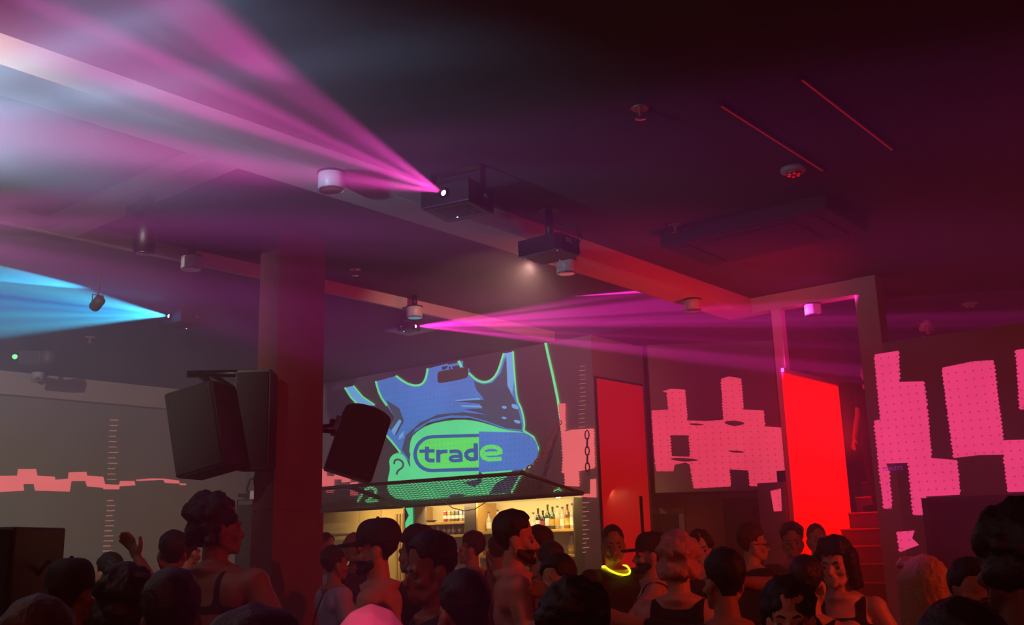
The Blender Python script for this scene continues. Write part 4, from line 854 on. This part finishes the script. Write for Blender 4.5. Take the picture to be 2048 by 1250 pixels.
            if hair in ('bob', 'long'):
                zl = 0.015 if hair == 'bob' else -0.16
                for k in range(13):
                    a = math.radians(160+k*(220/12)); x, y = math.cos(a)*0.085, math.sin(a)*0.085-0.015
                    HB.cap('h', hp(x*0.95, y, 0.16), hp(x*1.12, y*1.08-0.01, zl+random.uniform(-0.02, 0.02)), 0.03, 0.022)
                for x in (-0.045, -0.015, 0.015, 0.045): HB.cap('h', hp(x, 0.05, 0.235), hp(x*1.3, 0.082, 0.178 if hair == 'bob' else 0.21), 0.02, 0.014)
        hV, hF = HB.mesh(); hme = remesh(hV, hF, 0.010, 2); HP = verts(hme); HN = normals(hme)
        HP += HN*np.array([0.007*mnoise.noise(Vector((v[0]*70, v[1]*70, v[2]*(25 if hair in ('long', 'bob') else 70)))) for v in HP])[:, None]
        hme.vertices.foreach_set('co', HP.ravel()); hme.update(); obj('hair', hme, hmats, bo, True)
    if beard:
        keep = isH & (T == 'head') & (hl[:, 2] < 0.072) & (hl[:, 1] > 0.0) & ~((hl[:, 1] > 0.085) & (np.abs(hl[:, 0]) < 0.022) & (hl[:, 2] > 0.036) & (hl[:, 2] < 0.06))
        shell('beard', P, N, Fc, keep, beard, hairm('beard_'+hcol, HAIR[hcol]), bo, 0.001, beard*0.4)
    # eyes and brows
    M_eye = mat('eye_dark', (72, 52, 48), 0.2, vary=0); M_brow = hairm(hcol, HAIR[hcol])
    for s in (-1, 1):
        eb = bmesh.new(); c = hp(s*0.031, 0.0745, 0.106); bmesh.ops.create_icosphere(eb, subdivisions=2, radius=0.0125, matrix=Matrix.Translation(c)); obj('eye', eb, M_eye, bo, True)
        obj('eyebrow', tube(bmesh.new(), [hp(s*0.012, 0.093, 0.128), hp(s*0.03, 0.092, 0.135), hp(s*0.05, 0.077, 0.129)], [0.003, 0.0045, 0.003], 5), M_brow, bo, True)
    # clothes
    low = np.isin(T, ['pelvis', 'thigh', 'calf'])
    zz = P[:, 2]
    shell('trousers', P, N, Fc, (low & (zz < 1.0) & (zz > 0.1)) | ((T == 'torso') & (zz < 1.0)), 0.012, cloth('trousers_%d' % sum(pants), pants), bo, 0.004)
    shell('shoes', P, N, Fc, (T == 'foot') | ((T == 'calf') & (zz < 0.13)), 0.008, cloth('shoes', (22, 20, 20)), bo, 0.003)
    LRt = np.array(LR); loc = (P-np.array(LP)) @ LRt + np.array(LP)          # leaned trunk back to upright
    ua = T == 'upper_arm'
    if top:
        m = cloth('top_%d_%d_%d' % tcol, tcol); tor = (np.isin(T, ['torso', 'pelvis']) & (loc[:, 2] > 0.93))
        if top == 'tee':
            sh = np.isin(T, ['shoulder']); arm = np.zeros(len(P), bool)
            for s, ar in ((-1, armL), (1, armR)):
                a_ = ar or ((s*0.22, 0.12, -1), (0, 0, 0)); shp = np.array(L((s*sw, -0.01, 1.395))); d = np.array(Vector(a_[0]).normalized()); t = (P-shp) @ d; arm |= ua & (np.sign(P[:, 0]) == s) & (t < 0.19) & (t > -0.08)
            keep = tor | sh | arm; rad = np.hypot(loc[:, 0], loc[:, 1]+0.005); keep &= ~((loc[:, 2] > 1.43) & (rad < 0.078)); keep &= ~((loc[:, 2] > 1.41) & (rad < 0.075) & (loc[:, 1] > 0.02))
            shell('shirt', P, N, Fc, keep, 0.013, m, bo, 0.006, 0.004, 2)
        elif top == 'tank':
            keep = tor & ~((loc[:, 2] > 1.33) & (np.abs(loc[:, 0]) > 0.125)) & ~((loc[:, 2] > 1.36) & (np.abs(loc[:, 0]) < 0.065) & (loc[:, 1] > -0.02)) & ~((loc[:, 2] > 1.42) & (np.abs(loc[:, 0]) < 0.065)) & (loc[:, 2] < 1.475)
            shell('tank_top', P, N, Fc, keep, 0.009, m, bo, 0.004, 0.003, 1)
        elif top == 'harness':
            ab = np.abs(loc[:, 0]); keep = tor & (((loc[:, 2] > 1.27) & (loc[:, 2] < 1.315)) | ((loc[:, 2] > 1.30) & (ab > 0.075) & (ab < 0.115)))
            shell('harness', P, N, Fc, keep, 0.007, m, bo, 0.004)
    if extra: extra(root, bo, hp, L)
    return root
def cap_extra(rgb, seed=0):
    def f(root, bo, hp, L):
        m = cloth('cap_%d' % sum(rgb), rgb, 0.7); b = bmesh.new(); n = 24; rows = 8; rr = []
        for k in range(rows+1):
            a = math.pi/2*k/rows; r = max(0.002, math.cos(a)**0.6); rr.append([b.verts.new(hp(0.090*r*math.cos(q*2*math.pi/n), -0.012+0.112*r*math.sin(q*2*math.pi/n), 0.150+0.112*math.sin(a)**0.8)) for q in range(n)])
        for A_, B_ in zip(rr, rr[1:]):
            for q in range(n): b.faces.new((A_[q], A_[(q+1) % n], B_[(q+1) % n], B_[q]))
        b.faces.new(rr[-1]); c = obj('cap', b, m, bo, True)
        v = bmesh.new(); pts = []; k = 12
        for i in range(k+1): a = math.pi*i/k; pts.append((0.082*math.cos(a), 0.055+0.135*math.sin(a)))
        top = [v.verts.new(hp(x, y, 0.170-0.16*max(0, y-0.08)-1.6*x*x)) for x, y in pts]; bot = [v.verts.new(hp(x, y, 0.152-0.16*max(0, y-0.08)-1.6*x*x)) for x, y in pts]
        v.faces.new(top); v.faces.new(list(reversed(bot)))
        for i in range(k+1): v.faces.new((top[i], bot[i], bot[(i+1) % (k+1)], top[(i+1) % (k+1)]))
        obj('brim', v, m, c, False); obj('button', lathe(bmesh.new(), [(0.008, 0), (0.008, 0.005), (0.003, 0.008)], 10, c=hp(0, -0.012, 0.261)), m, c)
    return f
def ring_extra(rgb, k):          # glowing necklace
    def f(root, bo, hp, L):
        pts = [L((0.088*math.cos(a), 0.055+0.10*math.sin(a)-0.045, 1.478-0.055*max(0, math.sin(a))-0.0*a)) for a in [i*2*math.pi/24 for i in range(24)]]
        obj('glow_necklace', tube(bmesh.new(), pts, 0.006, 6, True), mat('neon_yellow', (60, 60, 10), em=rgb, ems=k, vary=0, sampling='NONE'), bo, True)
    return f
def strap_extra(a, b, rgb=(14, 12, 14)):
    def f(root, bo, hp, L):
        pts = [Vector(a).lerp(Vector(b), t/10) for t in range(11)]; mid = [p+Vector((0, (0.03 if p.y > 0 else -0.03)*math.sin(math.pi*k/10), 0)) for k, p in enumerate(pts)]
        bm = bmesh.new(); vs = [(bm.verts.new(L(p+Vector((-0.016, 0, 0)))), bm.verts.new(L(p+Vector((0.016, 0, 0))))) for p in mid]
        for (p, q), (r, s) in zip(vs, vs[1:]): bm.faces.new((p, q, s, r))
        o = obj('shoulder_strap', bm, cloth('strap', rgb), bo); o.modifiers.new('t', 'SOLIDIFY').thickness = 0.004
    return f
def glasses_extra():
    def f(root, bo, hp, L):
        m = mat('glasses_black', (14, 14, 16), 0.25, vary=0); g = None
        for s in (-1, 1):
            r = obj('lens_frame', tube(bmesh.new(), [hp(s*0.033+0.024*math.cos(a), 0.101, 0.106+0.018*math.sin(a)) for a in [i*math.pi/8 for i in range(16)]], 0.0028, 5, True), m, bo, True)
            obj('glasses_arm', tube(bmesh.new(), [hp(s*0.057, 0.1, 0.112), hp(s*0.082, 0.03, 0.115), hp(s*0.086, -0.01, 0.11)], 0.0025, 5), m, r, True)
        obj('bridge', tube(bmesh.new(), [hp(-0.01, 0.102, 0.11), hp(0, 0.108, 0.113), hp(0.01, 0.102, 0.11)], 0.0025, 5), m, bo, True)
    return f
def many(*fs):
    def f(*a):
        for g in fs: g(*a)
    return f
UP = ((0.35, 0.15, 0.9), (0.1, 0.2, 1))
# --- around the bar
person('shirtless man in a black baseball cap seen in profile', 752, 1040, 4.9, 272, 'light', 'buzz', 'dark_brown', None, head=(0, -0.05, 0), extra=cap_extra((16, 14, 16)), build=1.08, beard=0.004)
person('person in a lilac T-shirt with a dark strap across the back', 672, 1092, 7.2, 60, 'mid', 'short', 'black', 'tee', (205, 188, 220), head=(0.2, 0, 0), extra=strap_extra((0.14, -0.13, 1.45), (-0.13, -0.14, 1.02)))
person('person with straight pale hair standing at the yellow lit bar', 712, 1066, 9.2, 10, 'mid', 'bob', 'blond', 'tee', (60, 40, 45), female=True)
person('dark haired person in pale blue by the column at the bar', 655, 1066, 10.3, 120, 'light', 'short', 'dark_brown', 'tee', (140, 160, 195))
person('man with a high dark quiff behind the fade haircut', 828, 1057, 5.75, 300, 'mid', 'flat', 'black', 'tee', (20, 18, 22))
person('man with a faded haircut and large bare forehead looking down', 866, 1066, 3.75, 255, 'tan', 'fade', 'black', 'tee', (26, 16, 18), head=(0.25, -0.15, 0), build=1.05)
person('man in a dark shirt looking left towards the bar', 940, 1063, 7.9, 285, 'light', 'short', 'brown', 'tee', (44, 42, 66), head=(0.1, 0, 0))
person('tall shirtless man with cropped dark hair and beard', 1030, 1021, 5.1, 85, 'light', 'short', 'black', None, beard=0.008, build=1.06, head=(0, -0.05, 0))
person('man facing the tall bearded man with a hand raised to his chin', 1068, 1052, 6.4, 265, 'mid', 'short', 'dark_brown', 'tank', (18, 14, 16), armR=((0.3, 0.75, -0.6), (-0.25, 0.25, 0.95)))
person('shaven headed man beside the tall bearded man', 1096, 1080, 5.65, 330, 'light', 'buzz', 'brown', 'tank', (16, 12, 14))
person('dark haired man in a black tank top bending his head', 1118, 1108, 4.3, 230, 'light', 'short', 'black', 'tank', (16, 12, 14), head=(0.3, -0.2, 0))
person('small dark haired person at the bar behind the shirtless man', 992, 1072, 9.0, 350, 'mid', 'short', 'black', 'tee', (40, 36, 40))
# --- middle right
person('man in a black T-shirt wearing a glowing yellow necklace', 1226, 1048, 6.9, 150, 'mid', 'buzz', 'dark_brown', 'tee', (14, 12, 14), head=(-0.5, -0.08, 0), extra=ring_extra((215, 235, 30), 5), build=1.06)
person('bearded man in a dark cap and black sleeveless top', 1296, 1066, 6.2, 275, 'light', 'buzz', 'dark_brown', 'tank', (12, 10, 12), extra=cap_extra((52, 22, 26)), beard=0.008, armL=((-0.2, 0.7, -0.7), (0.2, 0.7, 0.6)))
person('person with pale curly hair and a black strap over a bare shoulder', 1352, 1066, 4.6, 20, 'light', 'curly', 'pink_blond', 'tank', (14, 10, 12), female=True, head=(0.35, 0, 0))
person('dark haired person peering out behind the pale curls', 1398, 1062, 7.4, 190, 'pale', 'curly', 'black', 'tee', (30, 20, 24))
person('person in navy holding a black sleeved arm across the head', 1440, 1098, 3.9, 340, 'mid', 'short', 'black', 'tee', (18, 16, 30), armR=((0.7, 0.25, 0.62), (-0.95, 0.15, 0.12)), armL=((-0.55, 0.4, 0.2), (-0.7, 0.6, 0.35)))
person('person with swept back reddish hair and glasses before the dark door', 1502, 1046, 6.8, 80, 'light', 'short', 'red', 'tee', (14, 10, 12), extra=glasses_extra(), head=(-0.1, -0.05, 0))
person('short haired man standing by the passage wall', 1582, 1049, 7.7, 195, 'mid', 'flat', 'black', 'tee', (70, 40, 44))
person('bald man standing before the bright red panel', 1632, 1046, 8.2, 170, 'light', 'buzz', 'brown', 'tee', (18, 12, 14), head=(-0.2, 0, 0))
person('woman with a black bob in a black tank top', 1668, 1072, 4.9, 200, 'light', 'bob', 'black', 'tank', (12, 9, 11), female=True, head=(-0.25, -0.12, 0), armL=((-0.5, 0.1, -0.9), (-0.35, 0.6, -0.5)), armR=((0.5, 0.1, -0.9), (0.25, 0.6, -0.5)))
person('dark haired person with a bare shoulder beside the woman in black', 1612, 1112, 4.45, 30, 'light', 'short', 'black', 'tank', (14, 8, 10))
person('dark haired person with face turned back in front of the bare shoulder', 1572, 1160, 3.1, 215, 'light', 'curly', 'black', 'tee', (14, 8, 10), head=(0.3, 0, 0))
person('person with long fair hair hanging down the back', 1836, 1112, 3.9, 350, 'light', 'long', 'blond', 'tee', (24, 10, 12), female=True)
person('man in dark glasses looking towards the dance floor', 1936, 1118, 3.3, 190, 'mid', 'short', 'black', 'tee', (22, 18, 26), extra=glasses_extra(), head=(-0.1, -0.15, 0))
# --- left
person('shirtless man with thick dark curls, chest harness and one raised hand', 440, 988, 4.6, 25, 'tan', 'curly', 'black', 'harness', (18, 14, 16), head=(-0.5, 0, 0), armL=((-0.75, 0.5, -0.4), (-0.6, 0.0, 0.85)), armR=((0.55, 0.1, -0.85), (0.3, 0.45, -0.85)), build=1.08)
person('dark haired dancer in front of the pale wall', 345, 1062, 6.2, 330, 'tan', 'short', 'black', 'tee', (20, 12, 16))
person('smaller dark haired dancer beside the man with curls', 378, 1066, 7.2, 20, 'mid', 'short', 'black', 'tee', (20, 14, 18))
person('dark silhouetted dancer with a cap beside the speaker tower', 150, 1120, 3.9, 10, 'mid', 'buzz', 'black', 'tee', (10, 8, 10), extra=cap_extra((10, 9, 10)))
person('slim dancer in front of the projected tick marks', 216, 1106, 6.6, 300, 'mid', 'short', 'black', 'tee', (40, 30, 44))
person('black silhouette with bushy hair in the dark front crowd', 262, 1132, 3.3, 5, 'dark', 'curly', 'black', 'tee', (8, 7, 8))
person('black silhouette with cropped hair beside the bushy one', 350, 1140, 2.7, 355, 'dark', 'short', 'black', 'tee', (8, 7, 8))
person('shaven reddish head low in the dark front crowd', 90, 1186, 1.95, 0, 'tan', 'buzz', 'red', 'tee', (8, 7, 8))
# --- front row
person('bald man whose scalp is lit pink by an added spot', 748, 1203, 1.75, 5, 'pale', None, 'brown', 'tee', (20, 16, 20), vox=0.012)
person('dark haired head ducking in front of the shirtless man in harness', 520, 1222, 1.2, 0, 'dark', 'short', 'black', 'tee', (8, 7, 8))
person('dark haired person with a bluish sheen on the hair', 925, 1142, 3.0, 350, 'mid', 'short', 'black', 'tee', (16, 12, 20), head=(0.3, 0, 0))
person('round black head of hair seen from behind', 1146, 1162, 2.35, 0, 'mid', 'curly', 'black', 'tee', (18, 10, 12))
person('tall dark blurred figure at the right edge', 2014, 1008, 2.3, 350, 'dark', 'curly', 'black', 'tee', (20, 16, 24))
person('black head of hair in front of the man in dark glasses', 1905, 1204, 1.6, 0, 'dark', 'short', 'black', 'tee', (8, 6, 8))
# --- stairs and gallery
zs = RI*9
person('person in dark clothes climbing the stairs', 1733, 720, 11.2, 250, 'light', 'short', 'black', 'tee', (14, 10, 12), feet_z=RI*11, armL=((-0.22, 0.05, -1), (-0.05, 0.3, -1)), armR=((0.22, 0.05, -1), (0.05, 0.3, -1)))
person('person on the landing whose head shows above the red panel', 1613, 741, 12.4, 90, 'light', 'short', 'brown', 'tee', (40, 16, 18), feet_z=2.4)
person('bearded man leaning on the gallery parapet', 1849, 634, 10.5, 190, 'light', 'short', 'dark_brown', 'tee', (20, 14, 18), beard=0.012, feet_z=2.4, head=(0, -0.2, 0))
# ------------------------------------------------------------------ drifting bank of smoke under the ceiling on the left
mh = bpy.data.materials.new('smoke'); mh.use_nodes = True; nt = mh.node_tree
nt.nodes.remove(nt.nodes['Principled BSDF'])
vs = nt.nodes.new('ShaderNodeVolumeScatter'); vs.inputs['Color'].default_value = (1, 1, 1, 1); vs.inputs['Anisotropy'].default_value = 0.1
tc = nt.nodes.new('ShaderNodeTexCoord'); ln = nt.nodes.new('ShaderNodeVectorMath'); ln.operation = 'LENGTH'; nt.links.new(tc.outputs['Object'], ln.inputs[0])
mr = nt.nodes.new('ShaderNodeMapRange'); mr.interpolation_type = 'SMOOTHSTEP'; nt.links.new(ln.outputs['Value'], mr.inputs[0])
mr.inputs[1].default_value = 1.0; mr.inputs[2].default_value = 0.1; mr.inputs[3].default_value = 0.0; mr.inputs[4].default_value = 0.26
nz = nt.nodes.new('ShaderNodeTexNoise'); nz.inputs['Scale'].default_value = 2.2; nz.inputs['Detail'].default_value = 2; nt.links.new(tc.outputs['Object'], nz.inputs['Vector'])
n2 = nt.nodes.new('ShaderNodeMapRange'); nt.links.new(nz.outputs[0], n2.inputs[0]); n2.inputs[1].default_value = 0.3; n2.inputs[2].default_value = 0.7; n2.inputs[3].default_value = 0.35; n2.inputs[4].default_value = 1.4
mu = nt.nodes.new('ShaderNodeMath'); mu.operation = 'MULTIPLY'; nt.links.new(mr.outputs[0], mu.inputs[0]); nt.links.new(n2.outputs[0], mu.inputs[1])
nt.links.new(mu.outputs[0], vs.inputs['Density']); nt.links.new(vs.outputs[0], nt.nodes['Material Output'].inputs['Volume'])
bm = bmesh.new(); bmesh.ops.create_icosphere(bm, subdivisions=3, radius=1.0)
hz = obj('smoke_bank', bm, mh); hz['kind'] = 'stuff'; hz.location = at(80, 240, 4.1); hz.rotation_euler = (0, 0, AZ); hz.scale = (2.3, 1.3, 1.05)
tag(hz, 'pale drifting bank of stage smoke under the ceiling on the left', 'smoke')
